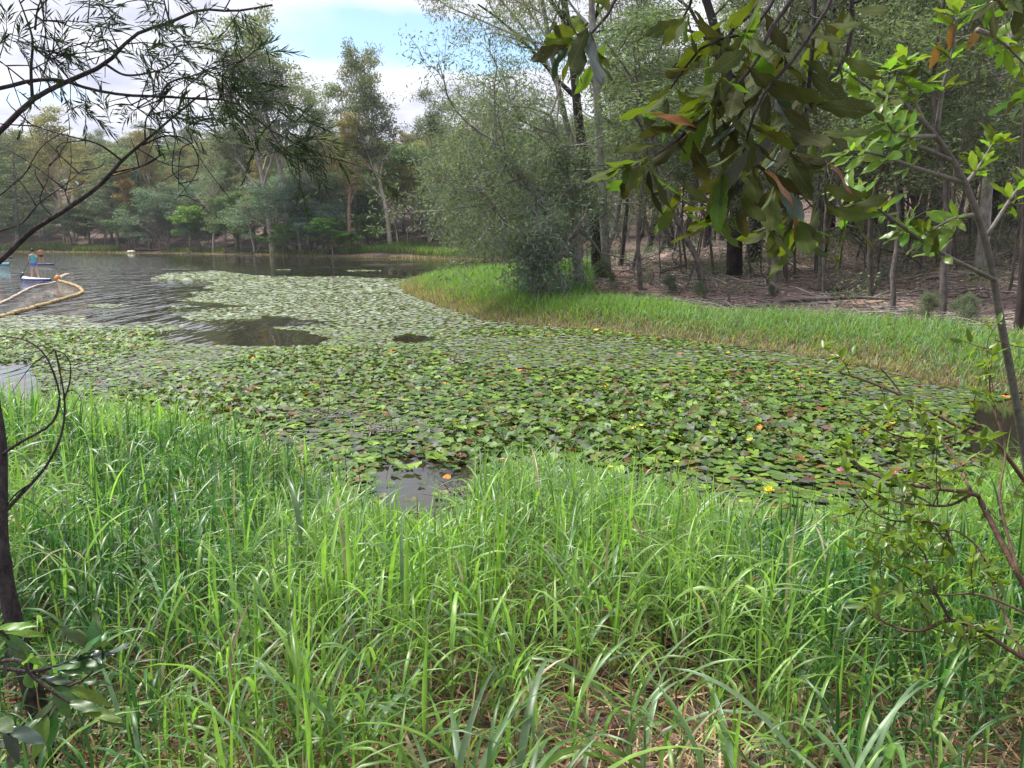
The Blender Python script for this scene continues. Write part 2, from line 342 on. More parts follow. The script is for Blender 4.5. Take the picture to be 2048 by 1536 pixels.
tag(link('ground', me, m), 'brown leaf-strewn earth of the banks and wooded slopes round the lake', kind='structure')

m, t, o = newmat('lake_water')
tc_ = node(t, 'ShaderNodeTexCoord')
mp = node(t, 'ShaderNodeMapping', inp={'Vector': tc_.outputs['Object'], 'Rotation': (0, 0, R(8)), 'Scale': (1.3, .24, 1)})
wa = node(t, 'ShaderNodeTexNoise', inp={'Vector': mp.outputs[0], 'Scale': 1.6, 'Detail': 2.0, 'Roughness': .5})
mp2 = node(t, 'ShaderNodeMapping', inp={'Vector': tc_.outputs['Object'], 'Scale': (.7, .2, 1)})
wb = node(t, 'ShaderNodeTexNoise', inp={'Vector': mp2.outputs[0], 'Scale': 1.1, 'Detail': 3.0})
# patches of breeze: stronger chop in open water to the left
br = node(t, 'ShaderNodeTexNoise', inp={'Vector': tc_.outputs['Object'], 'Scale': .055, 'Detail': 2.0})
sp = node(t, 'ShaderNodeSeparateXYZ', inp={0: tc_.outputs['Object']})
open_ = node(t, 'ShaderNodeMapRange', inp={0: node(t, 'ShaderNodeMath', operation='MULTIPLY_ADD', inp={0: sp.outputs[0], 1: -1.0, 2: node(t, 'ShaderNodeMath', operation='MULTIPLY', inp={0: sp.outputs[1], 1: -.42}).outputs[0]}).outputs[0], 1: -2.0, 2: 7.0, 3: 0.0, 4: 1.0}).outputs[0]
brz = node(t, 'ShaderNodeMapRange', inp={0: br.outputs['Fac'], 1: .45, 2: .62, 3: .05, 4: .55}).outputs[0]
amp = node(t, 'ShaderNodeMath', operation='MAXIMUM', inp={0: brz, 1: open_}).outputs[0]
far_ = node(t, 'ShaderNodeMapRange', inp={0: sp.outputs[1], 1: 12.0, 2: 28.0, 3: .05, 4: 1.0}).outputs[0]
amp = node(t, 'ShaderNodeMath', operation='MULTIPLY', inp={0: amp, 1: far_}).outputs[0]
hgt = node(t, 'ShaderNodeMath', operation='MULTIPLY', inp={0: node(t, 'ShaderNodeMath', operation='ADD', inp={0: wa.outputs['Fac'], 1: wb.outputs['Fac']}).outputs[0], 1: amp}).outputs[0]
bp = node(t, 'ShaderNodeBump', inp={'Strength': 1.0, 'Distance': .45, 'Height': hgt})
pb = node(t, 'ShaderNodeBsdfPrincipled', inp={'Base Color': (.020, .018, .012, 1), 'Roughness': .03, 'IOR': 1.333, 'Specular IOR Level': .9, 'Normal': bp.outputs[0]})
t.links.new(pb.outputs[0], o.inputs[0])
me = mesh_np('lake_water', [[-330, -2, 0], [330, -2, 0], [330, 300, 0], [-330, 300, 0]], [[[0, 1, 2, 3]]])
tag(link('lake_water', me, m), 'dark rippled lake water with bright patches of reflected sky', kind='structure')

# footpath: a draped ribbon of red-brown earth
def drape(pts, width, name, mat, lift=.03, n=160):
    c = spline(pts, n); tdir = unit(np.gradient(c, axis=0)); s = np.stack([tdir[:, 1], -tdir[:, 0]], 1)
    wd = width * (1 + .25 * (nz(np.arange(n), 0 * np.arange(n), .12, 4) - .5))
    rows = [c[:, :2] + s * (wd * k)[:, None] for k in (-.5, -.3, -.1, .1, .3, .5)]
    V = np.stack([np.concatenate([r_, (H(r_[:, 0], r_[:, 1]) + (lift if 0 < i < 5 else -.04))[:, None]], 1) for i, r_ in enumerate(rows)], 1)
    k = 6; a = np.arange(n - 1)[:, None] * k; j = np.arange(k - 1)[None]
    return link(name, mesh_np(name, V.reshape(-1, 3), [np.stack([a + j, a + j + 1, a + k + j + 1, a + k + j], -1).reshape(-1, 4)]), mat)
m, t, o = newmat('red_earth')
tc_ = node(t, 'ShaderNodeTexCoord')
n1 = node(t, 'ShaderNodeTexNoise', inp={'Vector': tc_.outputs['Object'], 'Scale': 5.0, 'Detail': 9.0, 'Roughness': .75})
col = rampn(t, n1.outputs['Fac'], [(.3, (.17, .11, .095)), (.55, (.29, .195, .17)), (.75, (.38, .28, .245))])
bp = node(t, 'ShaderNodeBump', inp={'Strength': .5, 'Distance': .03, 'Height': n1.outputs['Fac']})
pb = node(t, 'ShaderNodeBsdfPrincipled', inp={'Base Color': col, 'Roughness': .95, 'Specular IOR Level': .15, 'Normal': bp.outputs[0]})
t.links.new(pb.outputs[0], o.inputs[0])
pathpts = [G(2350, 640)[:2], G(2048, 618)[:2], G(1850, 606)[:2], G(1650, 600)[:2], G(1450, 596)[:2], G(1330, 585)[:2], G(1250, 566)[:2], G(1235, 548)[:2], G(1270, 530)[:2], G(1310, 516)[:2]]
pathpts.append(pathpts[-1] + (pathpts[-1] - pathpts[-2]) * 1.5)
tag(drape(pathpts, 1.7, 'footpath', m), 'red earth footpath running between the lake grass and the trees', kind='structure')
PATH = np.array(pathpts)
def dpath(x, y):
    c = spline(PATH, 80); return np.min((x[:, None] - c[:, 0]) ** 2 + (y[:, None] - c[:, 1]) ** 2, axis=1) ** .5

# ------------------------------------------------------------------ haze is added at the end
#%%LILY
# lily pads
FIELD = [(-300, 645), (0, 632), (166, 634), (180, 645), (251, 653), (330, 651), (371, 652), (345, 662), (305, 668), (312, 683), (420, 690), (540, 697), (640, 691), (668, 678), (600, 664), (548, 655),
         (620, 650), (665, 645), (600, 639), (535, 634), (500, 637), (430, 643), (380, 640), (364, 634), (380, 625), (415, 618), (520, 616), (470, 611), (415, 606), (356, 601), (400, 594), (371, 585),
         (439, 583), (403, 576), (430, 567), (415, 562), (305, 559), (327, 548), (427, 541), (500, 550), (540, 553), (700, 554), (835, 560), (900, 600), (2600, 700), (2600, 1300), (-300, 1300)]
HOLES = [[(785, 676), (820, 671), (870, 675), (866, 683), (820, 686), (790, 684)], [(745, 950), (800, 915), (930, 935), (950, 1000), (900, 1060), (760, 1060)], [(-50, 735), (50, 725), (90, 770), (60, 830), (-50, 850)],
         [(1930, 800), (2200, 800), (2200, 1050), (1990, 1050), (1940, 900)]]
ISLES = [[(168, 612), (200, 609), (240, 610), (264, 612), (230, 616), (190, 615)], [(325, 615), (360, 613), (400, 616), (350, 618)], [(690, 541), (740, 540), (760, 542), (700, 543)], [(553, 538), (580, 537), (582, 540), (556, 541)],
         [(251, 653), (300, 650), (371, 652), (340, 662), (290, 660)], [(420, 632), (480, 630), (520, 633), (450, 636)]]
def padcover(x, y, jit):
    px_, py_ = pix(np.stack([x, y, 0 * x], 1))
    amp = 6 + 0 * px_
    px_ = px_ + (nz(x, y, .8, 11) - .5) * 24 * np.clip((py_ - 480) / 250, .1, 1); py_ = py_ + (nz(x, y, 1.3, 12) - .5) * 9 * np.clip((py_ - 520) / 200, .05, 1)
    k = inpoly(px_, py_, FIELD)
    for h in HOLES[:1] + HOLES[2:]: k &= ~inpoly(px_, py_, h)
    thin = inpoly(px_, py_, HOLES[1]) & (jit > .10); k &= ~thin
    for h in ISLES: k |= inpoly(px_, py_, h)
    hh = H(x, y)
    return k & (hh < -.03), px_, py_
def scatter_jit(x0, x1, y0, y1, step):
    a, b = np.meshgrid(np.arange(x0, x1, step), np.arange(y0, y1, step)); n = a.size
    return a.ravel() + rng.uniform(-.5, .5, n) * step, b.ravel() + rng.uniform(-.5, .5, n) * step
PADC = {'green': (.085, .155, .03), 'lime': (.15, .25, .03), 'dark': (.04, .085, .025), 'olive': (.11, .12, .03), 'brown': (.13, .06, .025), 'orange': (.5, .2, .03), 'yellow': (.5, .38, .05), 'grey': (.165, .19, .145)}  # grey carries the pale sky sheen of flat pads as colour
def padcols(x, y, raised):
    n = len(x); r = rng.random(n); reg = nz(x, y, .35, 21); c = np.zeros((n, 3)); kinds = np.empty(n, object)
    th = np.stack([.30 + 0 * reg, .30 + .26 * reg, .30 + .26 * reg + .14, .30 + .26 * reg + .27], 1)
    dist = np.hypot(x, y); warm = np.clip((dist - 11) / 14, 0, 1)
    for i in range(n):
        q = r[i]
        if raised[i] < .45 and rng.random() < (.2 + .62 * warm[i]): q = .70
        if q < .26 - .1 * warm[i]: k = 'green'
        elif q < .26 + .22 * reg[i]: k = 'lime'
        elif q < .66: k = 'dark' if rng.random() < .45 * (1 - warm[i]) else 'green'
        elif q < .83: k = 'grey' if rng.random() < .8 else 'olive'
        elif q < .945: k = 'olive' if rng.random() < .5 else 'green'
        elif q < .984: k = 'brown'
        elif q < .986: k = 'orange'
        elif q < .988: k = 'yellow'
        else: k = 'brown'
        kinds[i] = k; c[i] = np.array(PADC[k]) * (1 if k != 'grey' else .6 + 1.0 * warm[i])  # grey lightens with distance: sky sheen painted into the pad colour
    return c, kinds
def pad_shape(n, K, rings, r_, seed, raised):
    """n pads in local space: (n, 1+rings*K, 3)"""
    g = np.random.default_rng(seed)
    no = .16; ph = np.linspace(no, 2 * math.pi - no, K)
    rot = g.uniform(0, 6.28, n)[:, None]; a = g.uniform(.0, 1, (n, 4))
    out = [np.zeros((n, 1, 3))]
    for q in range(1, rings + 1):
        f = q / rings
        rr = r_[:, None] * f * (1 + .05 * np.sin(3 * ph + a[:, :1] * 6) + .03 * np.sin(7 * ph + a[:, 1:2] * 6))
        rr = rr * np.where(np.abs(ph - math.pi) > math.pi - .5, 1.04, 1)
        zz = r_[:, None] * raised[:, None] * f ** 2 * (.20 * np.sin(2 * ph + a[:, 2:3] * 6) + .14 * np.sin(5 * ph + a[:, 3:] * 6) + .10 * np.sin(9 * ph + a[:, 1:2] * 9) * (q == rings) + .14)
        out.append(np.stack([rr * np.cos(ph + rot), rr * np.sin(ph + rot), zz], -1))
    return np.concatenate(out, 1)
def pad_faces(K, rings):
    j = np.arange(K - 1); tri = np.stack([0 * j, 1 + j, 2 + j], 1); qs = []
    for q in range(1, rings):
        a = 1 + (q - 1) * K; b = 1 + q * K
        qs.append(np.stack([a + j, b + j, b + j + 1, a + j + 1], 1))
    return tri, (np.concatenate(qs) if qs else np.zeros((0, 4), int))
def tiltmat(tx, ty):
    n = len(tx); z = np.stack([tx, ty, np.ones(n)], 1); z = unit(z)
    x = unit(np.cross(np.tile([0, 1., 0], (n, 1)), z)); y = np.cross(z, x)
    return np.stack([x, y, z], 2)
mb_p = MB(); near_pads = []
for (y0, y1, step, K, rings) in [(5.2, 12, .080, 11, 2), (12, 20, .096, 9, 1), (20, 34, .155, 8, 1), (34, 62, .28, 7, 1)]:
    x, y = scatter_jit(-26 if y1 > 20 else -15, 18, y0, y1, step)
    px0, _ = pix(np.stack([x, y, 0 * x], 1)); s_ = (px0 > -120) & (px0 < 2180); x, y = x[s_], y[s_]
    k, ppx, ppy = padcover(x, y, rng.random(len(x)))
    if y0 < 12: k &= (rng.random(len(k)) > .10 * (nz(x, y, .7, 31) > .62))
    x, y, ppy = x[k], y[k], ppy[k]; n = len(x)
    r_ = (.036 + .046 * rng.random(n) ** 1.3) * (1 if y0 < 20 else step / .115)
    raised = np.clip(nz(x, y, .45, 33) * 1.9 - .25, .15, 1) * (1 if y0 < 12 else (.7 if y0 < 20 else .25))
    z = .012 + raised * rng.uniform(0, .085, n)
    tl = raised * .25 if y0 < 20 else raised * .2
    T = tiltmat(rng.normal(0, 1, n) * tl, rng.normal(-.15, 1, n) * tl)
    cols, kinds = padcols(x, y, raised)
    if y0 < 12:                               # the nearest and largest 300 become things of their own
        vis = (pix(np.stack([x, y, z], 1))[0] > 0) & (pix(np.stack([x, y, z], 1))[0] < 2048)
        order = np.argsort(np.where(vis, np.hypot(x, y) - r_ * 6, 1e9))[:300]
        for i in order: near_pads.append((x[i], y[i], z[i], r_[i], T[i], kinds[i], raised[i]))
        kk = np.ones(n, bool); kk[order] = False; x, y, z, r_, raised, T, cols = x[kk], y[kk], z[kk], r_[kk], raised[kk], T[kk], cols[kk]; n = len(x)
    V = pad_shape(n, K, rings, r_, 5 + K, raised); V = np.einsum('nij,nkj->nki', T, V) + np.stack([x, y, z], 1)[:, None]
    tri, qd = pad_faces(K, rings); nv = V.shape[1]; off = (np.arange(n) * nv)[:, None, None]
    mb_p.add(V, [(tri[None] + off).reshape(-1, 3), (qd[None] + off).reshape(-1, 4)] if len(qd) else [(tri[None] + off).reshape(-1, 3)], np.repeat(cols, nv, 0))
print('pads', mb_p.n)
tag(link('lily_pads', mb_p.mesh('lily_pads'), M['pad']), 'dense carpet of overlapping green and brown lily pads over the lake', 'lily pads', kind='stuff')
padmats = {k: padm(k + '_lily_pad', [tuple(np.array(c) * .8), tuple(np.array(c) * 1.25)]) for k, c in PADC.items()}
padmesh = {}
lbl = {'green': 'fresh green lily pad', 'lime': 'bright yellow-green lily pad', 'dark': 'deep green glossy lily pad', 'olive': 'olive green lily pad', 'brown': 'withered brown lily pad', 'orange': 'orange dying lily pad', 'yellow': 'yellow fading lily pad', 'grey': 'sheen-painted grey-green lily pad'}
for (x, y, z, r_, T, k, ra) in near_pads:
    vi = random.randrange(4)
    if (k, vi) not in padmesh:
        V = pad_shape(1, 22, 3, np.array([.1]), 100 + vi, np.array([.9]))[0]; tri, qd = pad_faces(22, 3)
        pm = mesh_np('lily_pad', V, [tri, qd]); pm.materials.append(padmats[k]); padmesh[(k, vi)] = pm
    o = link('lily_pad', padmesh[(k, vi)]); s = r_ / .1
    a = random.uniform(0, 6.28)
    o.matrix_world = Matrix.Translation((x, y, z)) @ Matrix(T.tolist()).to_4x4() @ Matrix.Rotation(a, 4, 'Z') @ Matrix.Diagonal((s, s, s * (.3 + .9 * ra), 1))
    ppx = pix(np.array([[x, y, z]]))[0][0]
    where = next(t_ for x_, t_ in ((560, 'off the left grass point'), (700, 'left of the open pool'), (850, 'at the left rim of the open pool'), (960, 'at the right rim of the open pool'), (1100, 'above the central grass ridge'), (1200, 'left of the tall flowered weed'), (1320, 'beside the tall flowered weed'), (1450, 'right of the flowered weeds'), (1560, 'near the yellow water lilies'), (1640, 'right of the yellow water lilies'), (1750, 'near the pink water lily'), (9999, 'behind the right shrub twigs')) if ppx < x_)
    dd_ = math.hypot(x, y); far_ = 'close in' if dd_ < 6.6 else ('a little out' if dd_ < 7.3 else ('further out' if dd_ < 8 else 'well out'))
    sz = 'small ' if r_ < .055 else ('large ' if r_ > .074 else 'medium ')
    tag(o, f'{sz}{lbl[k]} {far_}, {where}', 'lily pad', 'single lily pads nearest the grassy bank')
# water lily flowers
def flower(px_, py_, col, label, size=.055):
    b = Wz(px_, py_, .10); mb = MB()
    c = []
    for ring, (npet, el) in enumerate([(9, .45), (7, .9), (5, 1.25)]):
        for i in range(npet):
            a = i * 6.283 / npet + ring * .4; c.append((math.cos(a) * math.cos(el), math.sin(a) * math.cos(el), math.sin(el)))
    d = np.array(c); V, f = leaves_np(np.zeros_like(d) + d * .006, d, np.tile([0, 0, 1.], (len(d), 1)) - d * .3, size, size * .42, 6, .2, -.1)
    e = empty('water_lily', b, label, 'water lily', 'water lily flowers among the pads')
    mb.add(V, f); link('petals', mb.mesh('petals'), plain('petal_' + label.split()[0], col, .5), e)
    mb = MB(); V, f = tube([(0, 0, -.10), (.004, 0, -.05), (0, 0, .004), (0, 0, .018)], [.004, .004, .008, .010], 6); mb.add(V, f)
    link('stem', mb.mesh('stem'), plain('lily_stem', (.3, .3, .05)), e)
flower(1500, 884, (.8, .78, .25), 'pale yellow water lily open among the pads off the right of the bank', .055)
flower(1537, 985, (.85, .7, .05), 'bright yellow water lily close to the grass tips', .058)
flower(1682, 945, (.75, .35, .45), 'pink water lily bud below the shrub twigs')
flower(1601, 776, (.6, .3, .33), 'dusty pink water lily on its own in the wide pad field')
flower(1786, 952, (.7, .3, .38), 'rose pink water lily right of the pink bud beneath the twigs')
flower(1456, 708, (.8, .72, .1), 'small yellow water lily near the brown reeds of the right bank')
#%%GRASS
# ------------------------------------------------------------------ grass
def blades(b, az, th0, bend, ln, wd, segs, fold=False, twist=None, tipw=.0, pw=1.4):
    n = len(b); t = np.linspace(0, 1, segs + 1)
    th = th0[:, None] + bend[:, None] * t[None] ** pw
    thm = (th[:, 1:] + th[:, :-1]) / 2; dl = (ln / segs)[:, None]
    h = np.concatenate([np.zeros((n, 1)), np.cumsum(np.sin(thm) * dl, 1)], 1); z = np.concatenate([np.zeros((n, 1)), np.cumsum(np.cos(thm) * dl, 1)], 1)
    ca, sa = np.cos(az)[:, None], np.sin(az)[:, None]
    c = np.stack([b[:, :1] + h * ca, b[:, 1:2] + h * sa, b[:, 2:] + z], -1)
    tw = (rng.normal(0, .5, n) if twist is None else twist)[:, None] * t[None]
    side = np.stack([-sa * np.ones_like(h), ca * np.ones_like(h), 0 * h], -1)
    nrm = np.stack([np.cos(th) * ca, np.cos(th) * sa, -np.sin(th)], -1)
    side = side * np.cos(tw)[..., None] + nrm * np.sin(tw)[..., None]
    prof = np.minimum(1, .45 + t * 3.0) * np.clip((1 - t) / .55, 0, 1) ** .75; prof = np.maximum(prof, .02)
    hw = (wd[:, None] * prof[None] * .5)[..., None]
    if fold:
        V = np.stack([c - side * hw - nrm * hw * .35, c, c + side * hw - nrm * hw * .35], 2); k = 3
    else:
        V = np.stack([c - side * hw, c + side * hw], 2); k = 2
    nv = (segs + 1) * k; o = (np.arange(n) * nv)[:, None, None]; a = (np.arange(segs) * k)[None, :, None]; j = np.arange(k - 1)[None, None]
    f = np.stack([o + a + j, o + a + j + 1, o + a + k + j + 1, o + a + k + j], -1).reshape(-1, 4)
    return V.reshape(-1, 3), [f], nv
GC = {'lime': np.array([.18, .32, .06]), 'green': np.array([.11, .215, .07]), 'blue': np.array([.175, .28, .15]), 'deep': np.array([.035, .10, .025]), 'dry': np.array([.33, .28, .18]), 'rust': np.array([.21, .145, .105])}
def gcol(n, pl, pd, x=None, y=None):
    r = rng.random(n); base = np.where((r < pl)[:, None], GC['lime'], np.where((r < pl + .30)[:, None], GC['green'], GC['blue']))
    base = base * rng.uniform(.8, 1.25, (n, 1)); dead = rng.random(n) < pd
    return np.where(dead[:, None], np.where((rng.random(n) < .6)[:, None], GC['dry'], GC['rust']), base)

# near bank: leafy stems
x, y = scatter_jit(-9, 8.5, 1.1, 11.5, .069)
hh = H(x, y); a = sdist(x, y, NEAR)
ppx, ppy = pix(np.stack([x, y, hh], 1))
dens = np.where(y < 2.5, .34 + .35 * (nz(x, y, 1.7, 41) > .5), np.where(y < 3.2, .75, 1.0)) * np.where(nz(x, y, 1.25, 42) < .22, .25, 1) * np.clip(1.3 - y / 14, .5, 1)
dens = np.where((x > .15) & (x < .75) & (y < 3.0), dens * .35, dens); dens = np.where((abs(x) < .38) & (y < 2.35), dens * .2, dens); dens = dens * np.clip(.55 + 1.0 * nz(x, y, 2.3, 47), .4, 1)
pool = inpoly(ppx, ppy, [(720, 960), (800, 900), (930, 920), (955, 1000), (920, 1110), (740, 1110)])
shall = (a > -.9) & (a <= -.1) & (nz(x, y, .9, 44) > .45)
k = ((a > -.12) | (shall & (rng.random(len(x)) < .35))) & ~pool & (rng.random(len(x)) < dens) & (ppx > -260) & (ppx < 2300)
x, y, hh, a = x[k], y[k], np.maximum(hh[k], -.1), a[k]; ns = len(x); print('stems', ns)
patch = nz(x, y, .55, 45); patch2 = nz(x, y, .35, 46)
ht = (.30 + .26 * rng.random(ns) + .20 * patch) * np.where((x > -2.1) & (x < -.2) & (y > 3.6), .72, 1) * np.where(y < 2.3, .75, 1) * np.where(a < .25, .72, 1)
ht = ht * np.where(rng.random(ns) < .06, 1.2, 1)
ht = ht * (.72 + .56 * nz(x, y, 2.3, 47))
gsky = np.interp(ppx[k], [-300, 0, 150, 300, 450, 560, 640, 700, 750, 900, 950, 1050, 1150, 1250, 1350, 1450, 1600, 1750, 1900, 2048, 2300], [730, 745, 765, 800, 845, 865, 885, 955, 1010, 1015, 960, 885, 915, 940, 955, 1000, 1020, 1010, 950, 890, 850])
gsky = gsky + rng.normal(0, 12, ns) + 30 * (nz(x, y, 2.0, 48) - .3)
rz = -np.sin(PITCH) - (gsky - 768) / F * np.cos(PITCH); ry = np.cos(PITCH) - (gsky - 768) / F * np.sin(PITCH)
ht = np.clip(np.minimum(ht, CAMZ + rz / ry * y - hh - .16), .10, .95)
mbg = MB()
saz = rng.uniform(0, 6.28, ns); slean = np.abs(rng.normal(0, .10, ns))
B = np.stack([x, y, hh], 1)
stemcol = np.where((rng.random(ns) < .35)[:, None], GC['rust'] * .8, GC['green'] * .9)
V, f, nv = blades(B, saz, slean, slean * 1.5, ht * .95, np.full(ns, .008), 3); mbg.add(V, f, np.repeat(stemcol, nv, 0))
nb = 8
for q in range(nb):
    fr = .12 + .80 * q / (nb - 1) + rng.uniform(-.08, .08, ns); fr = np.clip(fr, .03, .97)
    thm = slean * (1 + .5 * fr); bh = ht * .95 * fr
    b = B + np.stack([np.sin(thm) * np.cos(saz) * bh, np.sin(thm) * np.sin(saz) * bh, np.cos(thm) * bh], 1)
    keep = (rng.random(ns) < (.95 if q > 1 else .55))
    near = y < 6.5
    L_ = rng.uniform(.18, .38, ns) * np.clip(ht / .38, .5, 1.1) * (.75 + .4 * fr) * np.where(y < 2.6, .85, 1); Wd = rng.uniform(.006, .0155, ns) * np.where(rng.random(ns) < .1, 1.3, 1)
    az = rng.uniform(0, 6.28, ns); th0 = rng.uniform(.15, 1.1, ns) * (1.15 - .5 * fr); bend = rng.uniform(.6, 3.0, ns) * (1.1 - .35 * fr)
    up = (rng.random(ns) < .15) & (q > 3); th0 = np.where(up, .05, th0); bend = np.where(up, rng.uniform(0, .25, ns), bend)
    cc = gcol(ns, .22 + .38 * patch2.mean(), 0); limey = rng.random(ns) < np.clip((patch2 - .38) * 1.6, 0, .6); cc = np.where(limey[:, None], GC['lime'] * rng.uniform(.8, 1.2, (ns, 1)), cc)
    cc = np.where(up[:, None], GC['lime'] * 1.15, cc)
    cc = np.where(((patch < .33) & (rng.random(ns) < .55))[:, None], GC['deep'] * rng.uniform(.9, 1.8, (ns, 1)), cc)
    dead = rng.random(ns) < np.where(fr < .35, .48, .025) * np.where(a < .5, 1.4, 1); cc = np.where(dead[:, None], np.where((rng.random(ns) < .65)[:, None], GC['dry'], GC['rust']), cc)
    for sel, sg, fo in ((near & keep, 6, True), (~near & keep, 5, False)):
        if sel.sum():
            V, f, nv = blades(b[sel], az[sel], th0[sel], bend[sel], L_[sel], Wd[sel], sg, fo); mbg.add(V, f, np.repeat(cc[sel], nv, 0))
print('near grass verts', mbg.n)
tag(link('bank_grass', mbg.mesh('bank_grass'), M['grass']), 'tall lush green grass covering the near bank of the lake', 'grass', kind='stuff')

n = 2600; xd = rng.uniform(-1, 1, n) * 7; yd = 1.6 + 5.5 * rng.random(n); hd_ = H(xd, yd); ad = sdist(xd, yd, NEAR); kd_ = (ad > 0) & (nz(xd, yd, 1.6, 71) > .5); xd, yd, hd_ = xd[kd_], yd[kd_], hd_[kd_]; n = len(xd)
V, f, nv = blades(np.stack([xd, yd, hd_], 1), rng.uniform(0, 6.28, n), rng.uniform(0, .5, n), rng.uniform(0, 1.3, n), rng.uniform(.2, .55, n), rng.uniform(.003, .010, n), 5)
c_ = np.array([[.34, .25, .13], [.24, .15, .09], [.42, .34, .2], [.15, .09, .05]])[rng.integers(0, 4, n)]
tag(link('dead_grass_stems', mesh_np('dead_grass_stems', V, f, np.repeat(c_, nv, 0)), M['straw']), 'brown dead stems standing among the near green grass', 'dead grass', kind='stuff')
# dry straw and dead leaves on the near ground
n = 15000; y = 1.0 + 6.0 * rng.random(n) ** 1.7; x = rng.uniform(-1, 1, n) * (.72 * y + .5); hh = H(x, y); k = hh > .02; x, y, hh = x[k], y[k], hh[k]; n = len(x)
V, f, nv = blades(np.stack([x, y, hh + rng.uniform(.005, .07, n)], 1), rng.uniform(0, 6.28, n), rng.uniform(1.25, 1.6, n), rng.uniform(-.25, .5, n), rng.uniform(.1, .38, n), rng.uniform(.003, .010, n), 4, pw=1)
c_ = np.array([[.42, .30, .17], [.34, .22, .12], [.26, .15, .09], [.5, .4, .26], [.2, .11, .07]])[rng.integers(0, 5, n)]
tag(link('dry_straw', mesh_np('dry_straw', V, f, np.repeat(c_, nv, 0)), M['straw']), 'tangle of dry straw lying under the near grass', 'straw', kind='stuff')
n = 5200; y = 1.0 + 4.5 * rng.random(n) ** 1.5; x = rng.uniform(-1, 1, n) * (.72 * y + .5); hh = H(x, y); k = hh > .02; x, y, hh = x[k], y[k], hh[k]; n = len(x)
az = rng.uniform(0, 6.28, n); d = np.stack([np.cos(az), np.sin(az), rng.normal(0, .25, n)], 1); nr = np.stack([rng.normal(0, .4, n), rng.normal(0, .4, n), np.ones(n)], 1)
V, f = leaves_np(np.stack([x, y, hh + rng.uniform(.01, .04, n)], 1), d, nr, rng.uniform(.035, .085, n), rng.uniform(.015, .035, n), 6, .3, .15)
c_ = np.array([[.14, .05, .035], [.22, .09, .06], [.10, .05, .04], [.30, .17, .11], [.06, .035, .03]])[rng.integers(0, 5, n)]
tag(link('dead_leaves', mesh_np('dead_leaves', V, f, np.repeat(c_, 8, 0)), M['litter']), 'reddish dead leaves scattered on the near ground', 'dead leaves', kind='stuff')

# right bank grass: tall strip between path and lily pads, dry fringe at the waterline
x, y = scatter_jit(-8, 16, 11, 62, .085)
px0, _ = pix(np.stack([x, y, 0 * x], 1)); k = (px0 > 780) & (px0 < 2200); x, y = x[k], y[k]
b_ = sdF(x, y); top = 2.5 + 1.0 * (nz(x, y, .25, 51) - .5) + np.clip((y - 24) / 8, 0, 1) * np.where(pix(np.stack([x, y, 0 * x], 1))[0] > 1180, 0, 5.5)
k = (b_ > -.45) & (b_ < top) & (rng.random(len(x)) < np.where(y > 36, .35, .85)); x, y, b_ = x[k], y[k], b_[k]; d = dpath(x, y); k = d > 1.0; x, y, b_ = x[k], y[k], b_[k]
hh = H(x, y); mbr = MB(); n = len(x); print('right grass stems', n)
fringe = np.clip(1 - (b_ + .45) / 1.3, 0, 1); pt = nz(x, y, .5, 52)
for q in range(4):
    ht = rng.uniform(.22, .44, n) * (1 - .45 * fringe) * (1 + .6 * np.clip((y - 22) / 6, 0, 1)) * (.8 + .4 * pt)
    isdead = rng.random(n) < np.clip(fringe * .85 + .04 - .25 * (y > 40), 0, .9)
    cc = np.where((rng.random(n) < .42)[:, None], GC['lime'], GC['green'] * 1.2) * rng.uniform(.75, 1.25, (n, 1))
    cc = np.where(((y < 20) & (rng.random(n) < .4))[:, None], GC['blue'] * .9, cc)
    cc = np.where(isdead[:, None], np.array([GC['dry'], GC['rust'], GC['rust'] * .6 + GC['dry'] * .4])[rng.integers(0, 3, n)] * rng.uniform(.7, 1.2, (n, 1)), cc)
    bx = np.stack([x + rng.uniform(-.06, .06, n), y + rng.uniform(-.06, .06, n), np.maximum(hh, -.05)], 1)
    V, f, nv = blades(bx, rng.uniform(0, 6.28, n), rng.uniform(.03, .35, n), rng.uniform(.3, 2.0, n), ht * 1.15, rng.uniform(.012, .024, n), 3); mbr.add(V, f, np.repeat(cc, nv, 0))
tag(link('shore_grass', mbr.mesh('shore_grass'), M['grass2']), 'band of bright green grass with dry rusty fringe along the right shore', 'grass', kind='stuff')

# far shore reeds and grass
mbf = MB()
def fargrass(poly_px, n, hmin, hmax, cols, dead=.2):
    xs = [p[0] for p in poly_px]; k = 0; pts = []
    a = rng.uniform(min(xs), max(xs), n)
    for i in range(n):
        sh = np.interp(a[i], [p[0] for p in poly_px], [p[1] for p in poly_px]); w_ = Wz(a[i], sh)
        pts.append((w_[0] + rng.uniform(-.5, .5), w_[1] + rng.uniform(0, 1) ** 1.3 * np.interp(a[i], [p[0] for p in poly_px], [p[2] for p in poly_px])))
    pts = np.array(pts); h_ = H(pts[:, 0], pts[:, 1]); z = np.maximum(h_, 0)
    cc = np.array(cols)[rng.integers(0, len(cols), n)] * rng.uniform(.75, 1.25, (n, 1))
    V, f, nv = blades(np.stack([pts[:, 0], pts[:, 1], z], 1), rng.uniform(0, 6.28, n), rng.uniform(0, .3, n), rng.uniform(.2, 1.2, n), rng.uniform(hmin, hmax, n), rng.uniform(.06, .12, n), 2); mbf.add(V, f, np.repeat(cc, nv, 0))
fargrass([(-60, 502.5, 7), (120, 503, 7), (150, 503.5, 4), (230, 504, 4)], 6500, .6, 1.5, [GC['lime'] * .8, GC['green'], GC['dry'] * .7])
fargrass([(150, 503, 5), (260, 504, 5), (330, 505, 3)], 1800, .5, 1.2, [GC['dry'] * .8, GC['rust'], GC['dry'] * .6])
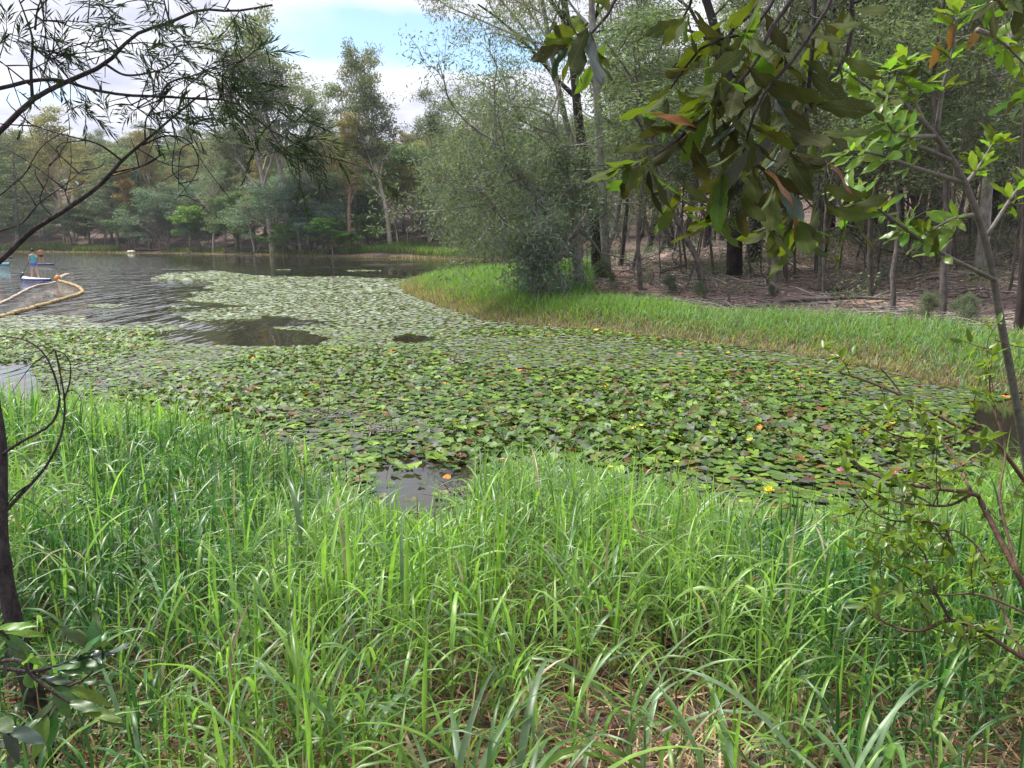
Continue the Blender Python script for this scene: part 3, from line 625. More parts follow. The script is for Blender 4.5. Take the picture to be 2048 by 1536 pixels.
fargrass([(330, 505.5, 2.5), (500, 508.5, 3.5), (650, 512, 3.5)], 3200, .3, .9, [GC['lime'] * .8, GC['green'] * .8, GC['dry'] * .6])
fargrass([(680, 512, 5), (780, 513, 9), (900, 515, 8), (1040, 517, 7)], 7500, .8, 1.35, [GC['lime'], GC['green'] * 1.2, GC['lime'] * .8, GC['dry'] * .6])
fargrass([(-60, 503, .6), (330, 506, .5), (650, 512.5, .8), (1040, 518, .8)], 2500, .15, .4, [GC['dry'], GC['dry'] * .8, GC['rust']])
tag(link('far_shore_reeds', mbf.mesh('far_shore_reeds'), M['grass2']), 'patches of reeds and grass along the far waterline', 'reeds', kind='stuff')
# thin pale line of floating weed along the far bank
pl = [(-60, 503.2), (100, 504), (230, 505), (300, 506), (450, 508.5), (600, 512), (760, 514.5), (900, 516.5), (1040, 518.5)]
c0 = spline(np.array([Wz(a_, b_)[:2] for a_, b_ in pl]), 400); n = 9000; i_ = rng.integers(0, 400, n); x = c0[i_, 0] + rng.uniform(-.6, .6, n); y = c0[i_, 1] + .8 - rng.random(n) ** 1.6 * (1.5 + 7 * nz(x, 0 * x, .12, 61))
k = nz(x, y, .35, 62) > .34; x, y = x[k], y[k]; n = len(x); az = rng.uniform(0, 6.28, n); V, f = leaves_np(np.stack([x, y, np.full(n, .015)], 1), np.stack([np.cos(az), np.sin(az), 0 * az], 1), np.tile([0, 0, 1.], (n, 1)), .34, .30, 4, droop=0)
c_ = np.array([[.30, .27, .16], [.22, .23, .12], [.34, .30, .22], [.16, .18, .08]])[rng.integers(0, 4, n)]
tag(link('floating_weed', mesh_np('floating_weed', V, f, np.repeat(c_, 4, 0)), M['grass2']), 'straw-coloured floating weed along the far waterline', 'water weed', kind='stuff')

# litter on the right slope
n = 95000; yy = 13 + 47 * rng.random(n) ** 1.4; xx = rng.uniform(-2, 45, n); px0, _ = pix(np.stack([xx, yy, 0 * xx], 1)); b_ = sdF(xx, yy); k = (px0 > 1180) & (px0 < 2200) & (b_ > 1.5); xx, yy = xx[k], yy[k]; n = len(xx); hh = H(xx, yy)
az = rng.uniform(0, 6.28, n); d = np.stack([np.cos(az), np.sin(az), rng.normal(0, .3, n)], 1); nr = np.stack([rng.normal(0, .5, n), rng.normal(0, .5, n), np.ones(n)], 1)
V, f = leaves_np(np.stack([xx, yy, hh + .035], 1), d, nr, rng.uniform(.07, .24, n), rng.uniform(.02, .055, n), 4)
c_ = np.array([[.36, .25, .21], [.25, .155, .13], [.13, .08, .07], [.48, .38, .33], [.07, .045, .04], [.30, .19, .16]])[rng.integers(0, 6, n)]
tag(link('leaf_litter', mesh_np('leaf_litter', V, f, np.repeat(c_, 4, 0)), M['litter']), 'fallen gum leaves and bark scraps over the wooded right slope', 'leaf litter', kind='stuff')
#%%TREES
# ------------------------------------------------------------------ trees
class Tree:
    def __init__(s, seed): s.g = np.random.default_rng(seed); s.wood = MB(); s.leaf = MB(); s.tips = []
    def limb(s, p0, d0, ln, r0, r1, n=7, wob=.12, up=0., k=5):
        g = s.g; p = [np.array(p0, float)]; d = unit(np.array(d0, float)); st = ln / (n - 1)
        for i in range(n - 1):
            d = unit(d + g.normal(0, wob, 3) + np.array([0, 0, up])); p.append(p[-1] + d * st)
        p = np.array(p); r = np.linspace(r0, r1, n); V, f = tube(p, r, k, False); s.wood.add(V, f); return p, r, d
    def clump(s, c, rad, n, ll, lw, flat=.6, domed=.4, hang=.2, shape=4):
        g = s.g; q = unit(g.normal(0, 1, (n, 3))); rr = g.uniform(.45, 1, (n, 1)) ** .6
        q[:, 2] = np.where(q[:, 2] < 0, q[:, 2] * (1 - domed), q[:, 2])
        p = c + q * rr * np.array([rad, rad, rad * flat])
        d = unit(g.normal(0, 1, (n, 3)) + q * .6 + np.array([0, 0, -hang])); nr = unit(g.normal(0, 1, (n, 3)) + np.array([0, 0, .6]))
        V, f = leaves_np(p, d, nr, ll * g.uniform(.6, 1.3, n), lw * g.uniform(.7, 1.2, n), shape); s.leaf.add(V, f)
    def grow(s, h, r, limb_lo=.45, nl=9, ll=.35, ang=.8, up=.12, lean=0., sub=4, twigs=2, clr=.9, cln=70, lfl=.32, lfw=.12, flat=.55, wob=.1, top=True, az0=None, hang=.2, tr_k=7, twig_r=.02, shape=4, sublen=.5, domed=.4):
        g = s.g; tr, rr, dt = s.limb((0, 0, -.3), (lean, g.normal(0, .03), 1), h * (.93 if top else .75), r, r * .22, 12, wob * .35, .02, tr_k)
        for i in range(nl):
            f = limb_lo + (1 - limb_lo) * (i + g.uniform(0, .9)) / nl; f = min(f, .99); ip = f * 11; a = int(ip); b = min(a + 1, 11)
            p0 = tr[a] * (1 - ip + a) + tr[b] * (ip - a); r0 = np.interp(f, [0, 1], [r, r * .22])
            az = i * 2.4 + g.uniform(-.6, .6) if az0 is None else az0 + g.normal(0, .9); aa = ang * g.uniform(.7, 1.2)
            le = h * ll * (1.15 - .65 * (f - limb_lo) / (1 - limb_lo + 1e-6)) * g.uniform(.75, 1.2)
            lp, lr, ld = s.limb(p0, (math.sin(aa) * math.cos(az), math.sin(aa) * math.sin(az), math.cos(aa)), le, r0 * .55, r0 * .14 + .01, 7, wob, up, 4)
            s.tips.append((lp[-1], clr))
            for j in range(sub):
                fj = g.uniform(.35, 1); q = lp[int(fj * 6)]; dd = unit(ld + g.normal(0, .7, 3) + np.array([0, 0, .25]))
                sp, sr, sd = s.limb(q, dd, le * sublen * g.uniform(.5, 1), lr[int(fj * 6)] * .55, twig_r, 5, wob * 1.3, up, 3); s.tips.append((sp[-1], clr))
                for m_ in range(twigs):
                    q2 = sp[g.integers(1, 5)]; tp, _, _ = s.limb(q2, unit(sd + g.normal(0, .8, 3)), le * .22 * g.uniform(.5, 1.2), twig_r, twig_r * .4, 4, wob * 1.5, up, 3); s.tips.append((tp[-1], clr * .8))
        if top: s.tips.append((tr[-1], clr))
        if cln:
            for (c, cr_) in s.tips: s.clump(c, cr_ * g.uniform(.6, 1.25), int(cln * g.uniform(.5, 1.3)), lfl, lfw, flat, domed, hang, shape)
        return s
    def meshes(s, name, bm, lm):
        w_ = s.wood.mesh(name + '_trunk'); w_.materials.append(bm)
        l_ = None
        if s.leaf.n: l_ = s.leaf.mesh(name + '_crown', False); l_.materials.append(lm)
        return w_, l_
A = {}
def arch(key, h, tr, bm, lm): A[key] = (h, *tr.meshes(key, M[bm], M[lm]))
for i in range(3): arch(f'gum_open{i}', 20, Tree(10 + i).grow(20, .34, .42, 12, .34, .55, .12, .03 * (i - 1), 5, 3, .95, 34, .34, .13, .45, wob=.13, twig_r=.03), 'bark_pale', 'gum_leaf')
for i in range(2): arch(f'gum_warm{i}', 20, Tree(20 + i).grow(20, .36, .35, 12, .34, .65, .10, .04, 5, 2, 1.0, 52, .32, .13, .5, wob=.12, twig_r=.03), 'bark_warm', 'gum_leaf_warm')
for i in range(3): arch(f'gum_dark{i}', 18, Tree(30 + i).grow(18, .34, .35, 12, .34, .7, .08, .03, 5, 2, 1.15, 62, .32, .13, .55, wob=.12, twig_r=.03), 'bark_pale', 'gum_leaf_dark')
for i in range(3): arch(f'scrub{i}', 8, Tree(40 + i).grow(8, .15, .15, 11, .5, .85, .05, .05, 4, 2, .85, 85, .24, .11, .6, top=True), 'bark_grey', 'scrub_leaf')
for i in range(2): arch(f'blue{i}', 10, Tree(50 + i).grow(10, .18, .15, 12, .5, .85, .05, .0, 4, 2, 1.0, 100, .24, .10, .65), 'bark_grey', 'blue_leaf')
for i in range(2): arch(f'bright{i}', 6, Tree(60 + i).grow(6, .11, .2, 10, .55, 1.05, .01, .08, 4, 2, .62, 75, .22, .12, .3), 'bark_grey', 'bright_leaf')
for i in range(2): arch(f'bare{i}', 9, Tree(70 + i).grow(9, .12, .25, 13, .42, .6, .06, .0, 6, 5, .6, 3, .2, .08, .6, wob=.16, twig_r=.018), 'dead_wood', 'scrub_leaf')
arch('orange0', 11, Tree(80).grow(11, .16, .45, 8, .22, .7, .08, .0, 3, 2, .7, 85, .22, .12, .55), 'bark_warm', 'orange_leaf')
arch('pale0', 12, Tree(81).grow(12, .17, .48, 9, .36, .5, .06, .0, 6, 5, .4, 8, .16, .07, .6, wob=.10, twig_r=.022), 'bark_pale', 'scrub_leaf')
def pine(seed):
    s = Tree(seed); g = s.g; h = 20; s.limb((0, 0, -.3), (0, 0, 1), h, .26, .04, 12, .01, 0, 7)
    for i in range(17):
        z = 4 + i * (h - 4.5) / 17; R_ = 4.2 * (1 - (z - 4) / h) ** .8 + .4
        for j in range(6):
            az = j * 1.05 + i * .5 + g.uniform(-.25, .25); lp, lr, ld = s.limb((0, 0, z), (math.cos(az), math.sin(az), .12), R_ * g.uniform(.7, 1.1), .06, .015, 5, .05, .02, 3)
            for q in (2, 3, 4): s.clump(lp[q] + np.array([0, 0, .12]), .55, 30, .26, .09, .3, .5, 0)
    return s
arch('pine0', 20, pine(90), 'bark_grey', 'pine_leaf'); arch('pine1', 20, pine(91), 'bark_grey', 'pine_leaf')

def plant(key, name, loc, h, label, cat='tree', group=None, rot=None, wide=None, parent_only=False):
    ah, w_, l_ = A[key]; s = h / ah; wx = s * (wide or random.uniform(.9, 1.15))
    e = empty(name, loc, label, cat, group); e.rotation_euler = (0, 0, random.uniform(0, 6.28) if rot is None else rot); e.scale = (wx, wx, s)
    t_ = bpy.data.objects.new('trunk', w_); C.objects.link(t_); t_.parent = e
    if l_: c_ = bpy.data.objects.new('crown', l_); C.objects.link(c_); c_.parent = e
    return e
def far_spot(px_, D):
    x_ = (px_ - 1024) / F * D * 1.0
    # correct for pitch: world y = D
    r = ray(px_, 480); x_ = r[0] / r[1] * D
    return np.array([x_, D, float(H(np.array([x_]), np.array([D]))[0])])
def shoreD(px_): return float(np.interp(px_, [-300, 0, 250, 500, 700, 900, 1040], [Wz(0, 502.2)[1], Wz(0, 502.5)[1], Wz(250, 504)[1], Wz(500, 509)[1], Wz(700, 513)[1], Wz(900, 515)[1], Wz(1040, 517)[1]]))
PL = [(-400, 'beyond the left edge shore'), (60, 'behind the paddlers at the left'), (150, 'above the yellow reeds'), (230, 'behind the white rock'), (300, 'near the ochre-leaved tree'), (390, 'left of the pale bare tree'), (470, 'right of the pale bare tree'), (560, 'behind the bluish domed tree'),
      (650, 'at the foot of the tallest gum'), (740, 'by the warm-barked gum'), (820, 'above the far grass tongue'), (900, 'left of the leaning wattles'), (1000, 'behind the leaning wattles')]
def where(px_):
    w_ = PL[0][1]
    for a_, b_ in PL:
        if px_ >= a_ - 40: w_ = b_
    return w_
def tgum(px_, ytop, dd, key, name, label, wide=None, cat='gum tree', group='tall trees on the far shore'):
    D = shoreD(px_) + dd; b = far_spot(px_, D); h = P(px_, ytop, D)[2] - b[2]; return plant(key, name, b, h, label, cat, group, wide=wide)
tgum(585, 62, 6, 'gum_open0', 'gum_tree', 'tallest open-crowned gum on the far shore, rising highest into the clouds', 1.05)
tgum(545, 150, 2, 'gum_dark0', 'gum_tree', 'dense dark domed gum standing in front of the tallest gum', 1.0)
tgum(715, 118, 14, 'gum_open1', 'gum_tree', 'slender umbrella-crowned gum right of the tallest gum', .8)
tgum(780, 190, 10, 'gum_dark1', 'gum_tree', 'dark gum with rounded top below the blue gap in the clouds', .95)
tgum(860, 210, 12, 'gum_dark2', 'gum_tree', 'thin dark gum just left of the near wattle crowns', .85)
tgum(700, 245, 4, 'gum_warm0', 'gum_tree', 'warm-barked gum with yellowish crown and forked pale trunk', 1.05)
tgum(655, 205, 12, 'gum_open2', 'gum_tree', 'grey gum between the tallest and the umbrella-crowned gum', 1.0)
tgum(640, 300, 8, 'gum_open1', 'gum_tree', 'shorter gum in front of the grey gum', 1.5)
tgum(480, 235, 20, 'gum_dark2', 'gum_tree', 'dark gum left of the tallest one, crown at the skyline', 1.5)
tgum(270, 335, 3, 'orange0', 'ochre_tree', 'small tree with bright ochre-orange crown above the white rock', .85, 'tree')
tgum(315, 285, 14, 'gum_warm1', 'ochre_tree', 'fainter ochre-topped tree higher up behind the orange one', .9, 'tree')
tgum(140, 245, 10, 'gum_warm1', 'gum_tree', 'pale many-branched gum on the left part of the far shore', 1.3)
tgum(425, 355, .8, 'pale0', 'pale_tree', 'pale bare-branched tree with straight white trunk at the far waterline', 1.3, 'tree')
tgum(318, 380, 1.5, 'bare0', 'bare_tree', 'grey spindly bare tree left of the pale one', 1.2, 'tree')
tgum(35, 250, 5, 'pine0', 'pine_tree', 'tiered dark pine nearest the left edge of the far shore', 1.5, 'pine tree')
tgum(-20, 270, 2, 'pine1', 'pine_tree', 'tiered dark pine cut by the left edge of the picture', 1.5, 'pine tree')
tgum(235, 300, 6, 'pine1', 'pine_tree', 'tiered green pine left of the ochre tree', 1.6, 'pine tree')
tgum(600, 375, 2, 'blue0', 'domed_tree', 'broad bluish-green domed tree near the water beneath the tallest gum', 1.9, 'tree')
tgum(400, 415, 3, 'bright0', 'bright_tree', 'bright green bushy tree left of the pale white trunk', 1.3, 'tree')
tgum(450, 400, 1.2, 'scrub1', 'creeper_tree', 'narrow tree wrapped in green creeper right of the white trunk', .8, 'tree')
tgum(565, 450, 1.2, 'bright1', 'bright_tree', 'low spreading bright green tree left below the domed tree', 1.5, 'tree')
tgum(665, 437, 1.5, 'bright0', 'bright_tree', 'layered bright green tree right of the domed tree', 1.5, 'tree')
tgum(690, 465, 2.5, 'bright1', 'bright_tree', 'lowest bright green spreading tree at the far bank', 1.6, 'tree')
tgum(745, 430, 10, 'bright0', 'bright_tree', 'bright green tree just left of the far grass tongue', 1.4, 'tree')
tgum(815, 405, 10, 'bare1', 'bare_tree', 'bare grey twiggy tree behind the far grass tongue', 1.5, 'tree')
tgum(880, 395, 11, 'blue1', 'domed_tree', 'bluish rounded tree at the right end of the far shore', 1.6, 'tree')
tgum(965, 420, 9, 'scrub0', 'scrub_tree', 'dark green tree overhanging the channel at the right of the far shore', 1.6, 'tree')
USED = {}
def lab(d, tall, rw, wh):
    base = ('taller ' if tall else 'shorter ') + d
    k = (base, rw, wh); USED[k] = USED.get(k, 0) + 1; c = USED[k]
    if c > 1: base = {2: 'second ', 3: 'third ', 4: 'fourth ', 5: 'fifth ', 6: 'sixth '}.get(c, 'last ') + base + ' from the left'
    l_ = f'{base}, {rw}, {wh}'
    for q in (' of the right wood', ' of the far shore', ' from the left'):
        if len(l_.split()) > 16: l_ = l_.replace(q, '')
    return ' '.join(l_.split()[:16])
cnt = 0
def kindname(k): return {'g': 'gum_tree', 's': 'scrub_tree', 'b': 'shrub_tree', 'p': 'pine_tree', 'o': 'ochre_tree'}[k[0]]
desc = {'gum_open': 'open-crowned grey gum', 'gum_warm': 'yellowish-crowned gum', 'gum_dark': 'dark-crowned gum', 'scrub': 'bushy green scrub tree', 'blue': 'bluish-green rounded tree', 'bright': 'light green low tree', 'bare': 'bare grey twiggy tree', 'pine': 'tiered pine'}
rows = [(1.5, 30, (4.5, 8), ['scrub', 'bare', 'blue', 'bare', 'scrub', 'bare', 'pale'], 'front row'), (6, 30, (7, 11), ['scrub', 'blue', 'bare', 'pale', 'gum_dark', 'gum_warm', 'gum_open'], 'second row'), (14, 30, (10, 15), ['gum_open', 'gum_dark', 'scrub', 'gum_warm', 'blue'], 'third row'),
        (26, 32, (12, 18), ['gum_dark', 'gum_open', 'gum_warm', 'scrub'], 'lower slope'), (42, 32, (13, 19), ['gum_open', 'gum_dark', 'gum_warm', 'gum_open'], 'middle slope'), (62, 34, (13, 20), ['gum_open', 'gum_dark', 'gum_warm'], 'upper slope'), (88, 34, (14, 20), ['gum_open', 'gum_dark'], 'hilltop')]
desc['pale'] = 'pale-stemmed bare tree'; nvar = {'pale': 1, 'gum_open': 3, 'gum_warm': 2, 'gum_dark': 3, 'scrub': 3, 'blue': 2, 'bright': 2, 'bare': 2, 'pine': 2}
for dd, nn_, (h0, h1), kinds, rowname in rows:
    for i in range(nn_):
        px_ = -160 + (1150 + 160) * (i + random.uniform(.1, .9)) / nn_
        if dd > 30 and px_ > 1050: continue
        D = shoreD(min(px_, 1040)) + float(np.interp(px_, [-200, 230, 260, 660, 700, 1100], [6, 5, 1, 1, 9, 9])) + dd + random.uniform(-.25, .25) * max(dd * .4, 3)
        b = far_spot(px_, D)
        kd = random.choice(kinds); h = random.uniform(h0, h1) * (1.0 if px_ < 560 or dd < 20 else .8)
        key = kd + str(random.randrange(nvar[kd]))
        plant(key, kindname(kd), b, h, lab(desc[kd], h > (h0 + h1) / 2, rowname + ' of the far shore', where(px_)), 'tree', 'background trees of the far shore', wide=(h / A[key][0]) / (h / A[key][0]) * random.uniform(1.2, 1.7)); cnt += 1
print('far trees', cnt)
# pieces on the far bank
def log(name, p0, p1, r, mat, label, cat='log', group=None, n=8, wob=.3, k=8, br=0):
    g = np.random.default_rng(int(abs(p0[0] * 77 + p0[1] * 13)) + 3); p0 = np.array(p0, float); p1 = np.array(p1, float); le = np.linalg.norm(p1 - p0)
    c = spline(np.array([p0, p0 * .66 + p1 * .34 + g.normal(0, wob * le * .06, 3), p0 * .33 + p1 * .67 + g.normal(0, wob * le * .06, 3), p1]), n)
    mb = MB(); V, f = tube(c, np.linspace(r, r * .6, n) * g.uniform(.88, 1.12, n), k); mb.add(V, f)
    for j in range(br):
        q = c[g.integers(1, n - 1)]; d = unit(p1 - p0) * .5 + g.normal(0, .6, 3); d[2] = abs(d[2]); V, f = tube(spline(np.array([q, q + d * le * .12, q + d * le * .22 + g.normal(0, .05, 3)]), 5), np.linspace(r * .4, r * .1, 5), 5); mb.add(V, f)
    o = link(name, mb.mesh(name), mat); tag(o, label, cat, group); return o
def onw(px_, py_, dz=.1): q = Wz(px_, py_); return q + np.array([0, 0, dz])
log('fallen_log', G(455, 506) + [0, 0, .3], G(570, 506) + [0, 0, .4], .16, M['bark_mid'], 'long dark fallen log lying along the far bank under the domed tree', group='fallen logs on the far bank', br=2)
log('fallen_log', G(265, 502) + [0, 0, .25], G(330, 502) + [0, 0, .3], .2, M['bark_mid'], 'dark fallen log at the far waterline right of the white rock', group='fallen logs on the far bank', br=1)
log('driftwood', G(513, 507) + [0, 0, .1], P(527, 480, shoreD(520) + 1.5), .13, M['dead_wood'], 'pale curved dead branch standing up from the far bank', 'driftwood', br=1)
log('driftwood', G(2, 499) + [0, 0, .1], P(18, 486, shoreD(10) + 1.5), .22, M['dead_wood'], 'forked grey driftwood at the left end of the far shore', 'driftwood', br=3)
import bmesh
def rockmesh(seed, s):
    bm = bmesh.new(); bmesh.ops.create_icosphere(bm, subdivisions=3, radius=1); g = np.random.default_rng(seed); o_ = g.uniform(0, 50, 3)
    for v_ in bm.verts:
        q = v_.co; f = 1 + .35 * (float(nz(q.x * 1.3 + o_[0], q.y * 1.3 + q.z * 2 + o_[1], 1.4, 3)) - .5) + .15 * (float(nz(q.x * 4 + q.z * 3, q.y * 4, 1, 5)) - .5); v_.co = Vector((q.x * s[0], q.y * s[1], q.z * s[2])) * f
    me_ = bpy.data.meshes.new('rock'); bm.to_mesh(me_); bm.free(); return me_
o = link('rock', rockmesh(3, (.8, .5, .30)), plain('white_rock', (.62, .56, .50), .9, .2, .35, 3, .5)); o.location = Wz(259, 505.2) + [0, .5, .1]; tag(o, 'pale whitish rock at the far waterline', 'rock')

# ---- right bank woods
for i in range(3): arch(f'wattle{i}', 8, Tree(100 + i).grow(8, .13, .18, 13, .5, .9, .03, .12 * (i - 1), 6, 4, .55, 24, .16, .042, .8, wob=.2, az0=None, shape=4, twig_r=.009, hang=.25, domed=.1), 'bark_mid', 'wattle_leaf')
for i in range(4): arch(f'pole{i}', 10, Tree(110 + i).grow(10, .065, .35, 11, .2, .65, .06, .03 * (i - 1.5), 4, 3, .42, 26, .13, .04, .8, wob=.22, tr_k=6, twig_r=.007, hang=.3, domed=.1), 'bark_mid', 'sapling_leaf')
for i in range(2): arch(f'bigdark{i}', 20, Tree(120 + i).grow(20, .30, .42, 12, .3, .75, .06, .0, 5, 3, .8, 40, .18, .05, .7, wob=.16, tr_k=12, twig_r=.012, hang=.5), 'bark_dark', 'scrub_leaf')
for i in range(2): arch(f'palegum{i}', 19, Tree(130 + i).grow(19, .20, .4, 11, .34, .6, .08, .05 * (i * 2 - 1), 5, 4, .6, 26, .18, .042, .7, wob=.18, tr_k=10, twig_r=.010, hang=.8), 'bark_grey', 'gum_leaf')
for i in range(3): arch(f'bush{i}', 2.4, Tree(140 + i).grow(2.4, .03, .05, 12, .6, .9, .05, .0, 5, 3, .26, 42, .10, .026, .85, wob=.2, twig_r=.005, hang=.1, domed=.1), 'bark_mid', 'wattle_leaf')
for i in range(2): arch(f'twiggy{i}', 5, Tree(150 + i).grow(5, .035, .15, 12, .4, .6, .05, .0, 6, 5, .3, 7, .09, .03, .8, wob=.3, twig_r=.005), 'bark_mid', 'sapling_leaf')
def tr_at(px_, py_, key, h, name, label, cat='tree', group=None, rot=None, wide=None, wpx=None):
    b = G(px_, py_); e = plant(key, name, b - np.array([0, 0, .05]), h, label, cat, group, rot, wide)
    if wpx:
        D = np.linalg.norm(b - CAM); rt = {'bigdark': .30, 'palegum': .20, 'pole': .065, 'wattle': .13}[key.rstrip('0123456789')]; k_ = (wpx / F * D / 2) / rt; e.scale[0] = e.scale[1] = k_
    return e
tr_at(1196, 553, 'bigdark0', 19, 'ironbark_tree', 'big straight dark-barked tree beside the red path entrance', 'tree', wpx=25)
tr_at(1469, 556, 'bigdark1', 20, 'ironbark_tree', 'thickest black-barked tree on the slope under the hanging leaves', 'tree', wpx=31)
tr_at(1414, 590, 'pole0', 9, 'creeper_clad_tree', 'dark thin trunk wrapped in green creeper at the edge of the grass', 'tree', wpx=15)
tr_at(1284, 582, 'pole1', 11, 'leaning_tree', 'thin grey trunk leaning right just behind the shore grass', 'tree', wpx=11)
tr_at(1240, 532, 'pole2', 10, 'slender_tree', 'reddish slender trunk at the left side of the path', 'tree', wpx=10)
tr_at(1263, 543, 'pole3', 9, 'slender_tree', 'thin crooked trunk standing in the path bend', 'tree', wpx=7)
tr_at(1741, 602, 'pole2', 9, 'slender_tree', 'light brown slender trunk rising from the path edge', 'tree', wpx=11)
tr_at(1785, 625, 'pole0', 8, 'slender_tree', 'dark bent sapling right behind the grass, right of the light brown one', 'tree', wpx=10)
tr_at(1880, 640, 'pole3', 10, 'slender_tree', 'mottled slim trunk left of the smooth near sapling', 'tree', wpx=15)
tr_at(2040, 665, 'bigdark0', 17, 'ironbark_tree', 'dark trunk cut by the right edge of the picture behind the grass', 'tree', wpx=19)
tr_at(1960, 535, 'palegum0', 16, 'pale_gum', 'pale mottled gum on the slope above the near sapling', 'gum tree', wpx=20)
tr_at(1322, 560, 'twiggy0', 5, 'twiggy_sapling', 'fine twiggy sapling right of the path', 'tree')
tr_at(1370, 575, 'twiggy1', 5, 'twiggy_sapling', 'crooked twiggy sapling left of the creeper-clad trunk', 'tree')
tr_at(1195, 540, 'palegum1', 21, 'pale_gum', 'tall pale gum behind the big dark tree, limbs reaching over the lake', 'gum tree', wpx=16)
# leaning wattles over the water: traced trunks, each with its own limbs
def wattle(px_pts, D, r0, label, seed, nb=16, clr=.40, cln=17, mats=('bark_grey', 'wattle_leaf'), ll=.17, lw=.046, sublen=1.6, name='wattle_tree', bias=-.5):
    pts = np.array([P(a_, b_, D + dz) for a_, b_, dz in px_pts]); gnd = float(H(np.array([pts[0, 0]]), np.array([pts[0, 1]]))[0]); pts[0, 2] = gnd - .1
    base = pts[0].copy(); c = spline(pts - base, 16); tr = Tree(seed); V, f = tube(c, np.linspace(r0, r0 * .3, 16), 9); tr.wood.add(V, f); g = tr.g
    for i in range(nb):
        q = c[min(15, int(3 + 13 * (i + g.uniform(0, 1)) / nb))]; d = unit(g.normal(0, 1, 3) * np.array([1, 1, .7]) + np.array([bias, -.15, .3])); le = sublen * g.uniform(.7, 1.5)
        lp, lr, ld = tr.limb(q, d, le, r0 * .28, .015, 7, .2, .02, 4); tr.tips.append((lp[-1], clr))
        for j in range(6):
            sp, _, sd = tr.limb(lp[g.integers(2, 7)], unit(ld + g.normal(0, .7, 3)), le * .5, .013, .006, 5, .3, 0, 3); tr.tips.append((sp[-1], clr)); tr.tips.append((sp[2], clr * .7))
            for m_ in range(2): tp, _, _ = tr.limb(sp[3], unit(sd + g.normal(0, .9, 3)), le * .25, .006, .003, 4, .3, 0, 3); tr.tips.append((tp[-1], clr * .8))
    for (cc_, cr_) in tr.tips: tr.clump(cc_, cr_ * g.uniform(.6, 1.3), int(cln * g.uniform(.4, 1.2)), ll, lw, .85, .1, .25, 4)
    w_, l_ = tr.meshes(name, M[mats[0]], M[mats[1]]); e = empty(name, base, label, 'tree', 'leaning wattles at the head of the grass point')
    link('trunk', w_, None, e); link('crown', l_, None, e); return e
wattle([(1165, 575, 0), (1150, 510, 0), (1105, 440, -.5), (1060, 375, -1), (1015, 320, -1.5), (985, 280, -2)], 27, .17, 'dark wattle trunk leaning far left over the grass point', 201, 22, sublen=2.0)
wattle([(1155, 580, 0), (1155, 500, 0), (1145, 430, 0), (1138, 370, 0), (1120, 290, 0), (1100, 230, -.5)], 27.5, .18, 'upright forked wattle beside the big dark trunk', 202, 24, sublen=2.1)
wattle([(1130, 570, 0), (1050, 470, -1), (1005, 440, -2), (980, 400, -3), (965, 370, -3)], 28, .09, 'thin pale wattle reaching lowest over the channel', 203, 18, sublen=1.7)
wattle([(1150, 585, 1), (1160, 480, 2), (1120, 330, 3), (1070, 260, 3), (1020, 200, 3)], 30, .14, 'tall wattle with grey-green crown against the clouds', 204, 26, sublen=2.4)
wattle([(1125, 585, -2), (1120, 550, -2), (1105, 500, -2), (1085, 470, -2)], 26.5, .06, 'dense low wattle bush at the foot of the leaning trunks', 205, 20, .36, 6, sublen=1.1, name='wattle_bush', mats=('dead_wood', 'blue_leaf'))
wattle([(1090, 590, -2), (1085, 565, -2), (1075, 530, -2), (1060, 510, -2)], 26.8, .05, 'low wattle bush drooping onto the grass point', 206, 16, .34, 6, sublen=1.0, name='wattle_bush', mats=('dead_wood', 'blue_leaf'))
wattle([(1190, 585, 3), (1230, 450, 5), (1250, 300, 6), (1240, 170, 7), (1225, 60, 8)], 33, .16, 'tall leafy wattle rising behind the big dark trunk', 207, 26, .7, 18, sublen=2.8)
wattle([(985, 520, 40), (980, 460, 40), (965, 400, 40), (945, 340, 40)], 30, .2, 'pale-leaved wattle standing back across the channel', 208, 20, 1.0, 34, sublen=3.2, ll=.22, lw=.07)
wattle([(1010, 520, 25), (1000, 440, 25), (985, 360, 25), (960, 300, 25)], 30, .2, 'broad wattle behind the leaning trunks, rounded crown', 209, 22, .9, 34, sublen=3.0, ll=.2, lw=.06)

